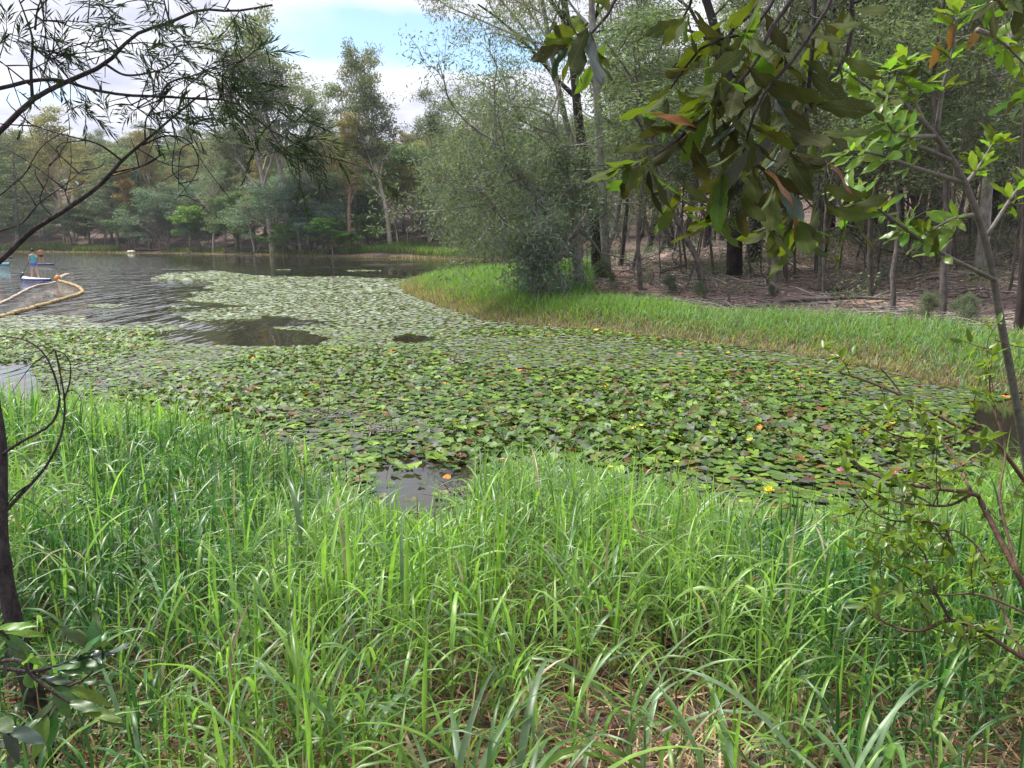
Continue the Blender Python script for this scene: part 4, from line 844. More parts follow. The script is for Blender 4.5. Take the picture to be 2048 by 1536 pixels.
RP = [(1180, 'beside the path entrance'), (1300, 'right of the path bend'), (1380, 'around the creeper-clad trunk'), (1450, 'around the thickest black trunk'), (1560, 'under the hanging leaves'), (1680, 'behind the short dark stump'), (1780, 'behind the near sapling leaves'), (1900, 'on the slope behind the near sapling'), (2000, 'at the right edge slope')]
def rwhere(px_):
    w_ = RP[0][1]
    for a_, b_ in RP:
        if px_ >= a_: w_ = b_
    return w_
rdesc = {'pole': 'thin dark sapling', 'wattle': 'bushy grey-green wattle', 'bigdark': 'dark-barked forest tree', 'palegum': 'pale-trunked gum', 'twiggy': 'fine twiggy sapling', 'bush': 'low leafy shrub'}
nv2 = {'pole': 4, 'wattle': 3, 'bigdark': 2, 'palegum': 2, 'twiggy': 2, 'bush': 3}
cnt = 0
for (y0, y1, nn_, ks, hs, rn) in [(21, 30, 22, ['pole', 'pole', 'twiggy', 'pole'], (5, 9), 'first row'), (27, 38, 46, ['pole', 'pole', 'twiggy', 'palegum', 'pole', 'twiggy'], (6, 12), 'second row'), (36, 50, 46, ['pole', 'wattle', 'palegum', 'pole', 'bigdark', 'wattle'], (8, 15), 'third row'),
                              (50, 75, 34, ['palegum', 'bigdark', 'wattle', 'palegum', 'wattle'], (10, 16), 'back row'), (75, 120, 24, ['palegum', 'bigdark', 'wattle'], (11, 17), 'high slope')]:
    for i in range(nn_):
        lo = 1215 if y0 > 25 else 1330
        px_ = lo + (2230 - lo) * (i + random.uniform(0, 1)) / nn_; D = random.uniform(y0, y1)
        x_ = ray(px_, 480)[0] / ray(px_, 480)[1] * D
        if 1150 < px_ < 1345 and D < 38 or 1435 < px_ < 1505 and D < 34 or sdF(np.array([x_]), np.array([D]))[0] < 4.2 or dpath(np.array([x_]), np.array([D]))[0] < 1.3: continue
        kd = random.choice(ks); key = kd + str(random.randrange(nv2[kd])); h = random.uniform(*hs)
        if kd in ('palegum', 'bigdark'): h = min(h * 1.4, 22)
        plant(key, {'pole': 'sapling', 'wattle': 'wattle_tree', 'bigdark': 'ironbark_tree', 'palegum': 'pale_gum', 'twiggy': 'twiggy_sapling'}[kd], (x_, D, float(H(np.array([x_]), np.array([D]))[0]) - .05), h,
              lab(rdesc[kd], h > sum(hs) / 2, rn + ' of the right wood', rwhere(px_)), 'tree', 'trees of the right wood', wide=random.uniform(.8, 1.3)); cnt += 1
# trees beyond the channel between far shore and wood
for i in range(16):
    px_ = random.uniform(960, 1330); D = random.uniform(75, 125); x_ = ray(px_, 480)[0] / ray(px_, 480)[1] * D
    if sdF(np.array([x_]), np.array([D]))[0] < 2: continue
    kd = random.choice(['gum_dark', 'gum_open', 'scrub', 'blue']); plant(kd + str(random.randrange(nvar[kd])), kindname(kd), (x_, D, float(H(np.array([x_]), np.array([D]))[0])), random.uniform(9, 17), lab(desc[kd], False, 'beyond the channel', 'seen between the wattles').replace('shorter ', ''), 'tree', 'trees beyond the channel', wide=1.4)
print('right trees', cnt)
# undergrowth on the slope
mu = Tree(300); g = mu.g
for i in range(520):
    px_ = g.uniform(1180, 2150); D = g.uniform(21, 90); x_ = ray(px_, 480)[0] / ray(px_, 480)[1] * D
    if sdF(np.array([x_]), np.array([D]))[0] < 6 or dpath(np.array([x_]), np.array([D]))[0] < 1.6 or (D < 34 and g.random() < .75): continue
    z_ = float(H(np.array([x_]), np.array([D]))[0])
    for j in range(6):
        c_ = np.array([x_, D, z_ + .3]) + g.normal(0, .5, 3) * [1, 1, .5]; mu.clump(c_, g.uniform(.25, .6), 34, .13, .05, .8, .2, .1)
o = mu.leaf.mesh('undergrowth', False); tag(link('undergrowth', o, M['sapling_leaf']), 'low leafy undergrowth scattered over the wooded slope', 'undergrowth', kind='stuff')
for i, (a_, b_, kk) in enumerate([(1205, 560, 0), (1225, 570, 1), (1340, 590, 2), (1400, 600, 0), (1545, 600, 1), (1850, 650, 2), (1930, 655, 0)]):
    tr_at(a_, b_, f'bush{kk}', [.8, .5, .7, .6, .5, .8, .8][i], 'shrub', ['leafy shrub at the foot of the big dark trunk', 'small shrub where the path meets the grass', 'low shrub left of the creeper-clad trunk', 'small shrub hugging the creeper-clad trunk', 'tiny shrub by the log edging', 'twiggy shrub in front of the mottled slim trunk', 'shrub left of the smooth near sapling base'][i], 'shrub', 'shrubs along the path')
# logs and fallen branches on the slope
log('path_edge_log', G(1560, 607) + [0, 0, .08], G(1800, 606) + [0, 0, .08], .07, M['bark_mid'], 'long thin log edging the red path behind the grass', group='fallen timber on the slope')
log('fallen_branch', G(1320, 548) + [0, 0, .1], P(1372, 528, G(1372, 545)[1]), .10, M['bark_mid'], 'dark fallen branch sloping up right of the path', 'fallen branch', 'fallen timber on the slope', br=2)
log('fallen_branch', G(1490, 500) + [0, 0, .6], G(1580, 497) + [0, 0, .3], .10, M['bark_mid'], 'fallen branch behind the thickest black trunk', 'fallen branch', 'fallen timber on the slope', br=1)
log('fallen_branch', G(1650, 586) + [0, 0, .08], G(1710, 582) + [0, 0, .12], .07, M['bark_mid'], 'short dark fallen branch on the path edge', 'fallen branch', 'fallen timber on the slope')
log('fallen_branch', G(1860, 560) + [0, 0, .08], G(2000, 548) + [0, 0, .1], .06, M['dead_wood'], 'grey fallen branch on the slope beneath the pale gum', 'fallen branch', 'fallen timber on the slope', br=2)
log('tree_stump', G(1636, 584), P(1648, 500, G(1636, 584)[1]), .11, M['bark_mid'], 'short leaning dark stump standing alone on the leaf litter', 'stump', 'fallen timber on the slope')
log('tree_stump', G(1457, 606), P(1457, 585, G(1457, 606)[1]), .06, M['bark_mid'], 'small broken stump at the grass edge', 'stump', 'fallen timber on the slope')
log('grey_log', P(985, 545, 34), P(1015, 560, 31), .10, M['bark_mid'], 'weathered log lying in the grass point', 'log', br=2)
g = np.random.default_rng(44); mb = MB()
for i in range(2200):
    px_ = g.uniform(1200, 2100); py_ = g.uniform(520, 640)
    D = g.uniform(17, 50); x_ = ray(px_, 480)[0] / ray(px_, 480)[1] * D
    if sdF(np.array([x_]), np.array([D]))[0] < 3: continue
    a_ = g.uniform(0, 6.28); le = g.uniform(.4, 1.8); p1 = np.array([x_ + math.cos(a_) * le, D + math.sin(a_) * le]); z0 = float(H(np.array([x_]), np.array([D]))[0]) + .04; z1 = float(H(p1[:1], p1[1:])[0]) + .05 + g.uniform(0, .2)
    m_ = np.array([(x_ + p1[0]) / 2, (D + p1[1]) / 2, (z0 + z1) / 2]) + g.normal(0, .06, 3); V, f = tube(spline([(x_, D, z0), m_, (*p1, z1)], 5), np.linspace(.02, .006, 5) * g.uniform(.6, 1.6), 4, False); mb.add(V, f)
tag(link('fallen_twigs', mb.mesh('fallen_twigs'), M['dead_wood']), 'grey fallen twigs littering the wooded slope', 'twigs', kind='stuff')
#%%BOATS
# ------------------------------------------------------------------ floating boom
def boom(pxs, r, mat, name, label, seglen, neck=.6):
    c = spline(np.array([Wz(a_, b_, .03) for a_, b_ in pxs]), 400); s_ = np.concatenate([[0], np.cumsum(np.linalg.norm(np.diff(c, axis=0), axis=1))]); tot = s_[-1]; nseg = int(tot / seglen)
    e = empty(name, c[0], label, 'floating boom', 'floating booms penning the paddlers off the lilies')
    for i in range(nseg):
        tt = np.linspace(i * seglen, (i + .97) * seglen, 7); pts = np.stack([np.interp(tt, s_, c[:, k]) for k in range(3)], 1) - c[0]
        pts[:, 2] += .01 * math.sin(i * 1.7)
        V, f = tube(pts, r * np.array([neck, .95, 1, 1.02, 1, .95, neck]), 10); link('float', mesh_np('float', V, f), mat, e)
    V, f = tube(c[::4] - c[0], r * .35, 6); link('rope', mesh_np('rope', V, f), mat, e)
    return e
m_y = plain('ochre_float', (.31, .235, .125), .85, .2, .55, 5, .5); m_w = plain('pale_float', (.42, .35, .28), .85, .2, .5, 5, .5)
boom([(-160, 662), (-60, 648), (0, 634), (47, 621), (82, 611), (117, 601), (141, 594), (160, 587.5), (165, 582), (156, 574), (141, 568), (123, 563), (117, 561)], .085, m_y, 'floating_boom', 'thick ochre floating boom curving to a bend beside the paddleboard', .62)
boom([(-120, 640), (-40, 620), (0, 607), (23, 596), (47, 583), (66, 574), (82, 570), (100, 567), (113, 564)], .06, m_w, 'floating_boom', 'thinner pale floating boom behind the ochre one', .8, .85)
boom([(119, 559), (121, 555), (127, 552.5), (134, 550), (149, 549)], .12, m_w, 'floating_boom', 'short pale boom tail pointing out to open water', .5, .85)
e = empty('marker_buoy', Wz(116, 561), 'small orange buoy joining the floating booms', 'buoy')
mb = MB(); V, f = tube([(0, 0, -.05), (0, 0, .02), (0, 0, .12), (0, 0, .26), (0, 0, .32)], [.10, .17, .18, .14, .05], 14); mb.add(V, f); link('body', mb.mesh('body'), plain('orange_float', (.65, .26, .08), .5), e)
mb = MB(); V, f = tube([(0, 0, .32), (0, 0, .42)], [.03, .03], 8); mb.add(V, f); link('post', mb.mesh('post'), M['bark_pale'], e)

# ------------------------------------------------------------------ people, boards
def skinfig(name, verts, edges, rads, mat, parent, sub=2):
    me_ = bpy.data.meshes.new(name); me_.from_pydata([tuple(v_) for v_ in verts], edges, []); o = link(name, me_, mat, parent)
    md = o.modifiers.new('Skin', 'SKIN'); md.use_smooth_shade = True
    for i, r_ in enumerate(rads):
        sv = me_.skin_vertices[0].data[i]; sv.radius = r_ if isinstance(r_, tuple) else (r_, r_); sv.use_root = (i == 0)
    ss = o.modifiers.new('Sub', 'SUBSURF'); ss.levels = 1; ss.render_levels = sub; return o
SK = plain('skin', (.58, .34, .24), .55, .3, .08); HAIR = plain('dark_hair', (.03, .02, .015), .5, .4)
def headparts(e, c, face, hair=HAIR, cap=None):
    c = np.array(c, float); bm = bmesh.new(); bmesh.ops.create_uvsphere(bm, u_segments=20, v_segments=14, radius=1)
    fd = unit(np.array(face, float)); s_ = np.array([fd[1], -fd[0], 0])
    for v_ in bm.verts:
        q = np.array(v_.co); f_ = q[1]; w_ = .074 * (1 - .14 * max(0, -q[2])); p = s_ * q[0] * w_ + fd * q[1] * .094 + np.array([0, 0, q[2] * .118])
        if f_ > .8 and abs(q[0]) < .25: p = p + fd * .016 * max(0, 1 - abs(q[2] + .12) * 4)      # nose
        if f_ > .7 and .15 < abs(q[0]) < .5 and .0 < q[2] < .25: p = p - fd * .008                 # eye sockets
        v_.co = Vector(p + c)
    me_ = bpy.data.meshes.new('head'); bm.to_mesh(me_); bm.free(); me_.polygons.foreach_set('use_smooth', [True] * len(me_.polygons)); h_ = link('head', me_, SK, e)
    for sg in (-1, 1):
        mb = MB(); V, f = tube([c + s_ * sg * .072 + [0, 0, -.02], c + s_ * sg * .084 + [0, 0, 0], c + s_ * sg * .078 + [0, 0, .03]], [.01, .018, .012], 6); mb.add(V, f); link('ear', mb.mesh('ear'), SK, h_)
        mb = MB(); q = c + s_ * sg * .03 + fd * .083 + np.array([0, 0, .015]); V, f = tube([q - s_ * .012, q, q + s_ * .012], [.003, .008, .003], 6); mb.add(V, f); link('eye', mb.mesh('eye'), HAIR, h_)
    mb = MB(); q = c + fd * .088 + np.array([0, 0, -.055]); V, f = tube([q - s_ * .022, q + fd * .003, q + s_ * .022], [.002, .006, .002], 6); mb.add(V, f); link('mouth', mb.mesh('mouth'), plain('lips', (.4, .15, .13)), h_)
    bm = bmesh.new(); bmesh.ops.create_uvsphere(bm, u_segments=20, v_segments=14, radius=1)
    dl = [v_ for v_ in bm.verts if (v_.co.y > .35 and v_.co.z < .45) or v_.co.z < -.75]; bmesh.ops.delete(bm, geom=dl, context='VERTS')
    for v_ in bm.verts:
        q = np.array(v_.co); v_.co = Vector(s_ * q[0] * .084 + fd * (q[1] * .102 - .006) + np.array([0, 0, q[2] * .127 + .006]) + c)
    me_ = bpy.data.meshes.new('hair'); bm.to_mesh(me_); bm.free(); me_.polygons.foreach_set('use_smooth', [True] * len(me_.polygons)); link('cap' if cap else 'hair', me_, cap or hair, e)
def hand(e, wrist, d, grip, name='hand'):
    """palm and five fingers closed round a shaft running along grip"""
    wrist = np.array(wrist, float); d = unit(np.array(d, float)); g_ = unit(np.array(grip, float)); n_ = unit(np.cross(d, g_))
    V = [wrist, wrist + d * .05, wrist + d * .085]; E = [(0, 1), (1, 2)]; Rr = [.018, (.026, .014), (.026, .013)]
    k = 3
    for i, ln in enumerate((.03, .034, .032, .026)):
        off = g_ * (.024 - .016 * i); a_ = wrist + d * .085 + off; b_ = a_ + d * ln * .8 + n_ * .012; c_ = b_ + n_ * ln; V += [a_, b_, c_ - d * .012]; E += [(2, k), (k, k + 1), (k + 1, k + 2)]; Rr += [.008, .008, .007]; k += 3
    V += [wrist + d * .03 + g_ * .025, wrist + d * .06 + g_ * .034 + n_ * .02, wrist + d * .075 + g_ * .02 + n_ * .035]; E += [(0, k), (k, k + 1), (k + 1, k + 2)]; Rr += [.010, .009, .008]
    return skinfig(name, V, E, Rr, SK, e, 1)
def standing(loc, heading, top, shorts, label, h=1.66, vest=False, group='paddlers on the lake', hairc=HAIR, cap=None):
    e = empty('person', loc, label, 'person', group); e.rotation_euler = (0, 0, heading); s = h / 1.66; e.scale = (s, s, s)
    # faces +Y locally; feet apart, arms holding a paddle on the left side
    J = dict(pel=(0, 0, .90), waist=(0, .01, 1.04), chest=(0, .0, 1.24), neck=(0, .0, 1.405), hb=(0, .01, 1.50),
             lh=(-.09, 0, .86), lk=(-.13, .03, .47), la=(-.17, -.02, .09), lt=(-.19, .10, .035), rh=(.09, 0, .86), rk=(.13, .04, .47), ra=(.17, -.02, .09), rt=(.19, .10, .035),
             ls=(-.165, 0, 1.33), le=(-.27, .08, 1.10), lw=(-.30, .27, .98), rs=(.165, 0, 1.33), re=(.20, .17, 1.17), rw=(-.13, .33, 1.28), lhe=(-.165, -.06, .04), rhe=(.165, -.06, .04))
    Rr = dict(pel=(.15, .10), waist=(.115, .085), chest=(.14, .10), neck=.052, hb=.05, lh=.088, lk=.056, la=.036, lt=(.036, .022), rh=.088, rk=.056, ra=.036, rt=(.036, .022), ls=.052, le=.038, lw=.025, rs=.052, re=.038, rw=.025, lhe=.03, rhe=.03)
    ks = list(J); ix = {k: i for i, k in enumerate(ks)}
    E = [('pel', 'waist'), ('waist', 'chest'), ('chest', 'neck'), ('neck', 'hb'), ('pel', 'lh'), ('lh', 'lk'), ('lk', 'la'), ('la', 'lt'), ('la', 'lhe'), ('pel', 'rh'), ('rh', 'rk'), ('rk', 'ra'), ('ra', 'rt'), ('ra', 'rhe'), ('chest', 'ls'), ('ls', 'le'), ('le', 'lw'), ('chest', 'rs'), ('rs', 're'), ('re', 'rw')]
    skinfig('body', [J[k] for k in ks], [(ix[a_], ix[b_]) for a_, b_ in E], [Rr[k] for k in ks], SK, e)
    g_ = .018
    skinfig('vest' if vest else 'top', [(0, 0, .93), (0, .01, 1.04), (0, 0, 1.24), (0, 0, 1.345), (-.10, 0, 1.33), (.10, 0, 1.33)], [(0, 1), (1, 2), (2, 3), (3, 4), (3, 5)], [(.155, .11), (.125 + g_, .095 + g_), (.148 + g_ * vest, .112 + g_ * vest), (.09, .08), .062, .062], top, e)
    skinfig('shorts', [(0, 0, .91), (-.09, 0, .85), (-.115, .012, .66), (.09, 0, .85), (.115, .012, .66)], [(0, 1), (1, 2), (0, 3), (3, 4)], [(.162, .115), .098, .088, .098, .088], shorts, e)
    headparts(e, (0, .02, 1.575), (0, 1, -.1), hairc, cap)
    hand(e, J['lw'], (-.1, .6, -.2), (-.17, -.06, .28)); hand(e, J['rw'], (-.5, .3, .1), (-.17, -.06, .28))
    return e
def paddle(loc, pts, label, col=(.03, .03, .04)):
    e = empty('paddle', loc, label, 'paddle', 'paddles'); p = np.array(pts, float)
    V, f = tube(np.linspace(p[0], p[1], 4), .014, 8); link('shaft', mesh_np('shaft', V, f), plain('paddle_shaft', col, .4), e)
    d = unit(p[1] - p[0]); s_ = unit(np.cross(d, [0, 1., 0])); n_ = np.cross(d, s_) * .008
    t_ = np.linspace(0, 1, 7); wd = .09 * np.sin(np.clip(t_ * .85 + .12, 0, 1) * math.pi) ** .6; c_ = p[1] + d * t_[:, None] * .4
    V = np.concatenate([c_ - s_ * wd[:, None] + n_, c_ + s_ * wd[:, None] + n_, c_ + s_ * wd[:, None] - n_, c_ - s_ * wd[:, None] - n_]); j = np.arange(6); fs = [np.stack([q * 7 + j, q * 7 + j + 1, ((q + 1) % 4) * 7 + j + 1, ((q + 1) % 4) * 7 + j], 1) for q in range(4)]
    link('blade', mesh_np('blade', V, fs + [[[0, 7, 14, 21]], [[6, 27, 20, 13]]], smooth=False), plain('paddle_blade', (.04, .045, .06), .4), e); return e
def board(loc, heading, ln, wd, topc, sidec, label, th=.13, name='paddleboard', cat='paddleboard'):
    e = empty(name, loc, label, cat, 'boards and kayaks on the lake'); e.rotation_euler = (0, 0, heading)
    n = 22; t_ = np.linspace(-1, 1, n); hw = wd / 2 * (1 - np.abs(t_) ** 2.6) ** .6; hw[[0, -1]] = .02; rk = .10 * np.maximum(0, t_) ** 3 + .03 * np.maximum(0, -t_) ** 3
    def hull(z0, z1, z2, ins):
        rows = []
        for i in range(n):
            y_ = t_[i] * ln / 2; w_ = hw[i]
            rows.append([(-w_ * ins, y_, z2 + rk[i]), (-w_, y_, z1 + rk[i]), (-w_ * .85, y_, z0 + rk[i]), (w_ * .85, y_, z0 + rk[i]), (w_, y_, z1 + rk[i]), (w_ * ins, y_, z2 + rk[i])])
        V = np.array(rows).reshape(-1, 3); a_ = np.arange(n - 1)[:, None] * 6; j = np.arange(6)[None]; f = np.stack([a_ + j, a_ + (j + 1) % 6, a_ + 6 + (j + 1) % 6, a_ + 6 + j], -1).reshape(-1, 4); return V, [f]
    V, f = hull(-.04, .03, th - .035, .9); link('hull', mesh_np('hull', V, f), sidec, e)
    rows = np.stack([np.stack([-hw * .86, t_ * ln / 2, th - .03 + rk], 1), np.stack([0 * hw, t_ * ln / 2, th - .018 + rk], 1), np.stack([hw * .86, t_ * ln / 2, th - .03 + rk], 1)], 1); a_ = np.arange(n - 1)[:, None] * 3; j = np.arange(2)[None]
    link('deck', mesh_np('deck', rows.reshape(-1, 3), [np.stack([a_ + j, a_ + j + 1, a_ + 3 + j + 1, a_ + 3 + j], -1).reshape(-1, 4)]), topc, e)
    V, f = tube([(0, -ln / 2 + .25, -.03), (0, -ln / 2 + .2, -.2)], [.03, .01], 6); link('fin', mesh_np('fin', V, f), sidec, e)
    return e
wht = plain('white_deck', (.78, .76, .68), .45, .4, .08); navy = plain('navy_hull', (.02, .05, .28), .35, .5, .1); dk = plain('dark_hull', (.02, .03, .08), .4, .5, .1)
b1 = Wz(71, 560); hd = R(60)
board(b1, hd, 3.1, .8, wht, navy, 'white-decked paddleboard with deep blue edge under the woman in turquoise')
standing(b1 + np.array([0, 0, .115]), R(15), plain('turquoise', (.08, .50, .58), .7, .2, .1), plain('blue_shorts', (.10, .22, .60), .8, .2, .12), 'woman in turquoise top and blue shorts standing on the white paddleboard, back turned', 1.68)
bb = b1 + np.array([0, 0, .115]); ca, sa = math.cos(R(15)), math.sin(R(15))
def loc1(p): return (p[0] * ca - p[1] * sa, p[0] * sa + p[1] * ca, p[2])
paddle(bb, [loc1((-.13, .42, 1.36)), loc1((-.62, .10, .35))], 'dark paddle held by the woman in turquoise')
b2 = Wz(84, 529.5)
board(b2, R(75), 2.9, .75, dk, dk, 'dark navy paddleboard behind the woman in turquoise', th=.16)
standing(b2 + np.array([0, 0, .12]), R(20), plain('coral_vest', (.72, .20, .14), .7, .2, .1), plain('black_shorts', (.03, .03, .05), .8, .2), 'paddler in coral vest and dark shorts on the board behind the woman in turquoise', 1.5, True)
c2, s2 = math.cos(R(20)), math.sin(R(20)); bb2 = b2 + np.array([0, 0, .12])
paddle(bb2, [(-.13 * c2 - .42 * s2, -.13 * s2 + .42 * c2, 1.25), (-.62 * c2 - .1 * s2, -.62 * s2 + .1 * c2, .3)], 'dark paddle held by the paddler in coral vest')
# kayak with seated paddler at the left edge
b3 = Wz(-6, 531); board(b3, R(70), 3.2, .72, plain('teal_deck', (.25, .55, .6), .4, .5), plain('teal_hull', (.1, .3, .38), .4, .5), 'pale teal kayak cut by the left edge of the picture', th=.28, name='kayak', cat='kayak')
def seated(loc, heading, top, label):
    e = empty('person', loc, label, 'person', 'paddlers on the lake'); e.rotation_euler = (0, 0, heading)
    J = dict(pel=(0, 0, .12), waist=(0, -.02, .26), chest=(0, -.02, .46), neck=(0, 0, .62), hb=(0, .02, .70), lh=(-.1, .05, .11), lk=(-.16, .46, .30), la=(-.14, .82, .07), rh=(.1, .05, .11), rk=(.16, .46, .30), ra=(.14, .82, .07),
             lt=(-.14, .90, .17), rt=(.14, .90, .17), ls=(-.17, 0, .55), le=(-.29, .14, .36), lw=(-.27, .36, .42), rs=(.17, 0, .55), re=(.29, .14, .40), rw=(.24, .36, .50))
    Rr = dict(pel=(.16, .12), waist=(.13, .10), chest=(.15, .11), neck=.052, hb=.05, lh=.085, lk=.058, la=.038, rh=.085, rk=.058, ra=.038, lt=.028, rt=.028, ls=.055, le=.04, lw=.027, rs=.055, re=.04, rw=.027)
    ks = list(J); ix = {k: i for i, k in enumerate(ks)}
    E = [('pel', 'waist'), ('waist', 'chest'), ('chest', 'neck'), ('neck', 'hb'), ('pel', 'lh'), ('lh', 'lk'), ('lk', 'la'), ('la', 'lt'), ('pel', 'rh'), ('rh', 'rk'), ('rk', 'ra'), ('ra', 'rt'), ('chest', 'ls'), ('ls', 'le'), ('le', 'lw'), ('chest', 'rs'), ('rs', 're'), ('re', 'rw')]
    skinfig('body', [J[k] for k in ks], [(ix[a_], ix[b_]) for a_, b_ in E], [Rr[k] for k in ks], SK, e)
    skinfig('vest', [(0, -.02, .16), (0, -.02, .28), (0, -.02, .46), (0, 0, .56), (-.1, 0, .55), (.1, 0, .55)], [(0, 1), (1, 2), (2, 3), (3, 4), (3, 5)], [(.17, .13), (.155, .125), (.175, .135), (.10, .09), .07, .07], top, e)
    headparts(e, (0, .03, .79), (0, 1, -.05), cap=plain('grey_cap', (.2, .22, .27)))
    hand(e, J['lw'], (0, .6, .2), (1, 0, .15)); hand(e, J['rw'], (0, .6, .2), (1, 0, .15)); return e
seated(b3 + np.array([0, -.1, .24]), R(40), plain('red_vest', (.6, .04, .07), .7, .2), 'seated paddler in red vest in the teal kayak at the left edge')
paddle(b3 + np.array([0, -.1, .24]), [(-.7, .4, .30), (.75, .78, .45)], 'kayak paddle held across by the paddler in red')
#%%NEAR
# ------------------------------------------------------------------ near plants
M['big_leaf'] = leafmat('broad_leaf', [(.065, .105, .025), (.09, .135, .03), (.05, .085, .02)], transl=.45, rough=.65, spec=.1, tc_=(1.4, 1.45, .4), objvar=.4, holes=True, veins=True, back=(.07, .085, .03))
M['big_leaf_dark'] = leafmat('broad_leaf_painted_shade', [(.042, .058, .020), (.058, .066, .025), (.032, .048, .020)], transl=.32, rough=.65, spec=.1, tc_=(1.2, 1.1, .5), objvar=.35, holes=True, veins=True)  # darker copy of the broad leaf, backlit shade painted into its colour
M['rust_leaf'] = leafmat('rusty_leaf', [(.20, .075, .025), (.24, .11, .03)], transl=.3, objvar=.3, holes=True)
M['lime_leaf'] = leafmat('young_leaf', [(.14, .24, .045), (.19, .29, .06), (.10, .18, .045)], transl=.45, rough=.35, spec=.5, tc_=(1.3, 1.3, .4), objvar=.25)
M['laurel_leaf'] = leafmat('laurel_leaf', [(.045, .10, .03), (.06, .13, .035)], transl=.25, rough=.4, spec=.5, tc_=(1.4, 1.6, .4), objvar=.35, back=(.10, .14, .09))
M['gloss_leaf'] = leafmat('glossy_leaf', [(.03, .055, .035), (.02, .045, .03)], transl=.1, rough=.33, spec=.8, objvar=.2)
M['feather_leaf'] = leafmat('feathery_leaf', [(.02, .035, .02), (.035, .055, .025), (.05, .08, .035)], transl=.2, rough=.7, spec=.1, objvar=.1)
M['small_leaf'] = leafmat('small_shrub_leaf', [(.09, .18, .035), (.14, .25, .04), (.18, .30, .06)], transl=.5, rough=.35, spec=.5, tc_=(1.3, 1.3, .4), objvar=.2)
def leafgrid(ln, prof, seed, lobes=0., droop=.15, fold=.12, nu=11, wave=.04):
    """one broad leaf along +Y, normal +Z, length ln; prof(t) = half width / length"""
    g = np.random.default_rng(seed); t_ = np.linspace(0, 1, nu); hw = np.array([prof(a_) for a_ in t_]) * ln
    hw2 = np.stack([hw * (1 + lobes * np.sin(t_ * 21 + g.uniform(0, 6)) + lobes * .12 * g.normal(0, 1, nu)), hw * (1 + lobes * np.sin(t_ * 19 + g.uniform(0, 6)) + lobes * .12 * g.normal(0, 1, nu))], 0); hw2[:, -1] = 0.0005; hw2[:, 0] = .0012
    x0 = ln * .05 * g.normal() * t_ ** 2; V = []
    for i, a_ in enumerate(t_):
        z_ = -droop * ln * a_ ** 2
        for q, u_ in enumerate((-1, -.5, 0, .5, 1)):
            w_ = hw2[0 if u_ < 0 else 1][i] * u_; V.append((w_ + x0[i], a_ * ln, z_ + fold * abs(w_) + wave * ln * .3 * math.sin(a_ * 11 + q * 1.3 + seed) * abs(u_)))
    a_ = np.arange(nu - 1)[:, None] * 5; j = np.arange(4)[None]; f = np.stack([a_ + j, a_ + j + 1, a_ + 5 + j + 1, a_ + 5 + j], -1).reshape(-1, 4); return np.array(V), [f]
ob = lambda t_: .155 * math.sin(min(1, t_ ** 1.35) * math.pi * .97) ** .8 + .004
la = lambda t_: .12 * math.sin(min(1, t_ ** .9) * math.pi * .99) ** .9 + .003
el = lambda t_: .17 * math.sin(min(1, t_ ** .95) * math.pi * .99) ** .85 + .003
leafmeshes = {}
def leafmesh(kind, mat):
    k = (kind, mat, random.randrange(5))
    if k not in leafmeshes: 
        pr, lob, dr = {'broad': (ob, .13, .16), 'broad_small': (ob, .05, .14), 'lance': (la, .0, .2), 'ell': (el, .03, .12)}[kind]
        V, f = leafgrid(1.0, pr, k[2] * 7 + 3, lob, dr * (.4 + .5 * k[2] * .5), nu=15, wave=.09); me_ = mesh_np('leaf', V, f); me_.materials.append(M[mat]); leafmeshes[k] = me_
    return leafmeshes[k]
def addleaf(root, base, d, nrm, ln, kind, mat, label=None):
    y_ = Vector(d).normalized(); x_ = y_.cross(Vector(nrm)).normalized(); z_ = x_.cross(y_)
    o = bpy.data.objects.new('leaf', leafmesh(kind, mat)); C.objects.link(o); o.parent = root
    m_ = Matrix((x_, y_, z_)).transposed().to_4x4(); o.matrix_basis = Matrix.Translation(Vector(base) - root.location) @ m_ @ Matrix.Scale(ln, 4)
    if label: o['label'] = label
    return o
def twig(mb, pts, r0, r1, n=10, k=6): 
    c = spline(np.array(pts, float), n); V, f = tube(c, np.linspace(r0, r1, n), k); mb.add(V, f); return c
def whorl(root, node_, axis_, n, ln, kind, mats, spread=.9, org=None, rg=random):
    axis_ = unit(np.array(axis_, float)); a1 = unit(np.cross(axis_, [.3, .2, 1])); a2 = np.cross(axis_, a1); ph0 = rg.uniform(0, 6.28)
    for i in range(n):
        ph = ph0 + i * 6.283 / n + rg.uniform(-.3, .3); sp = spread * rg.uniform(.6, 1.25)
        d = axis_ * math.cos(sp) + (a1 * math.cos(ph) + a2 * math.sin(ph)) * math.sin(sp); d = d + np.array([0, 0, -.18]); nr = axis_ + np.array([rg.uniform(-.5, .5), rg.uniform(-.5, .5), rg.uniform(-.3, .9)])
        addleaf(root, node_ + d * .008 + axis_ * rg.uniform(-.035, .012), d, nr, ln * rg.uniform(.55, .95), kind, mats[rg.randrange(len(mats))])

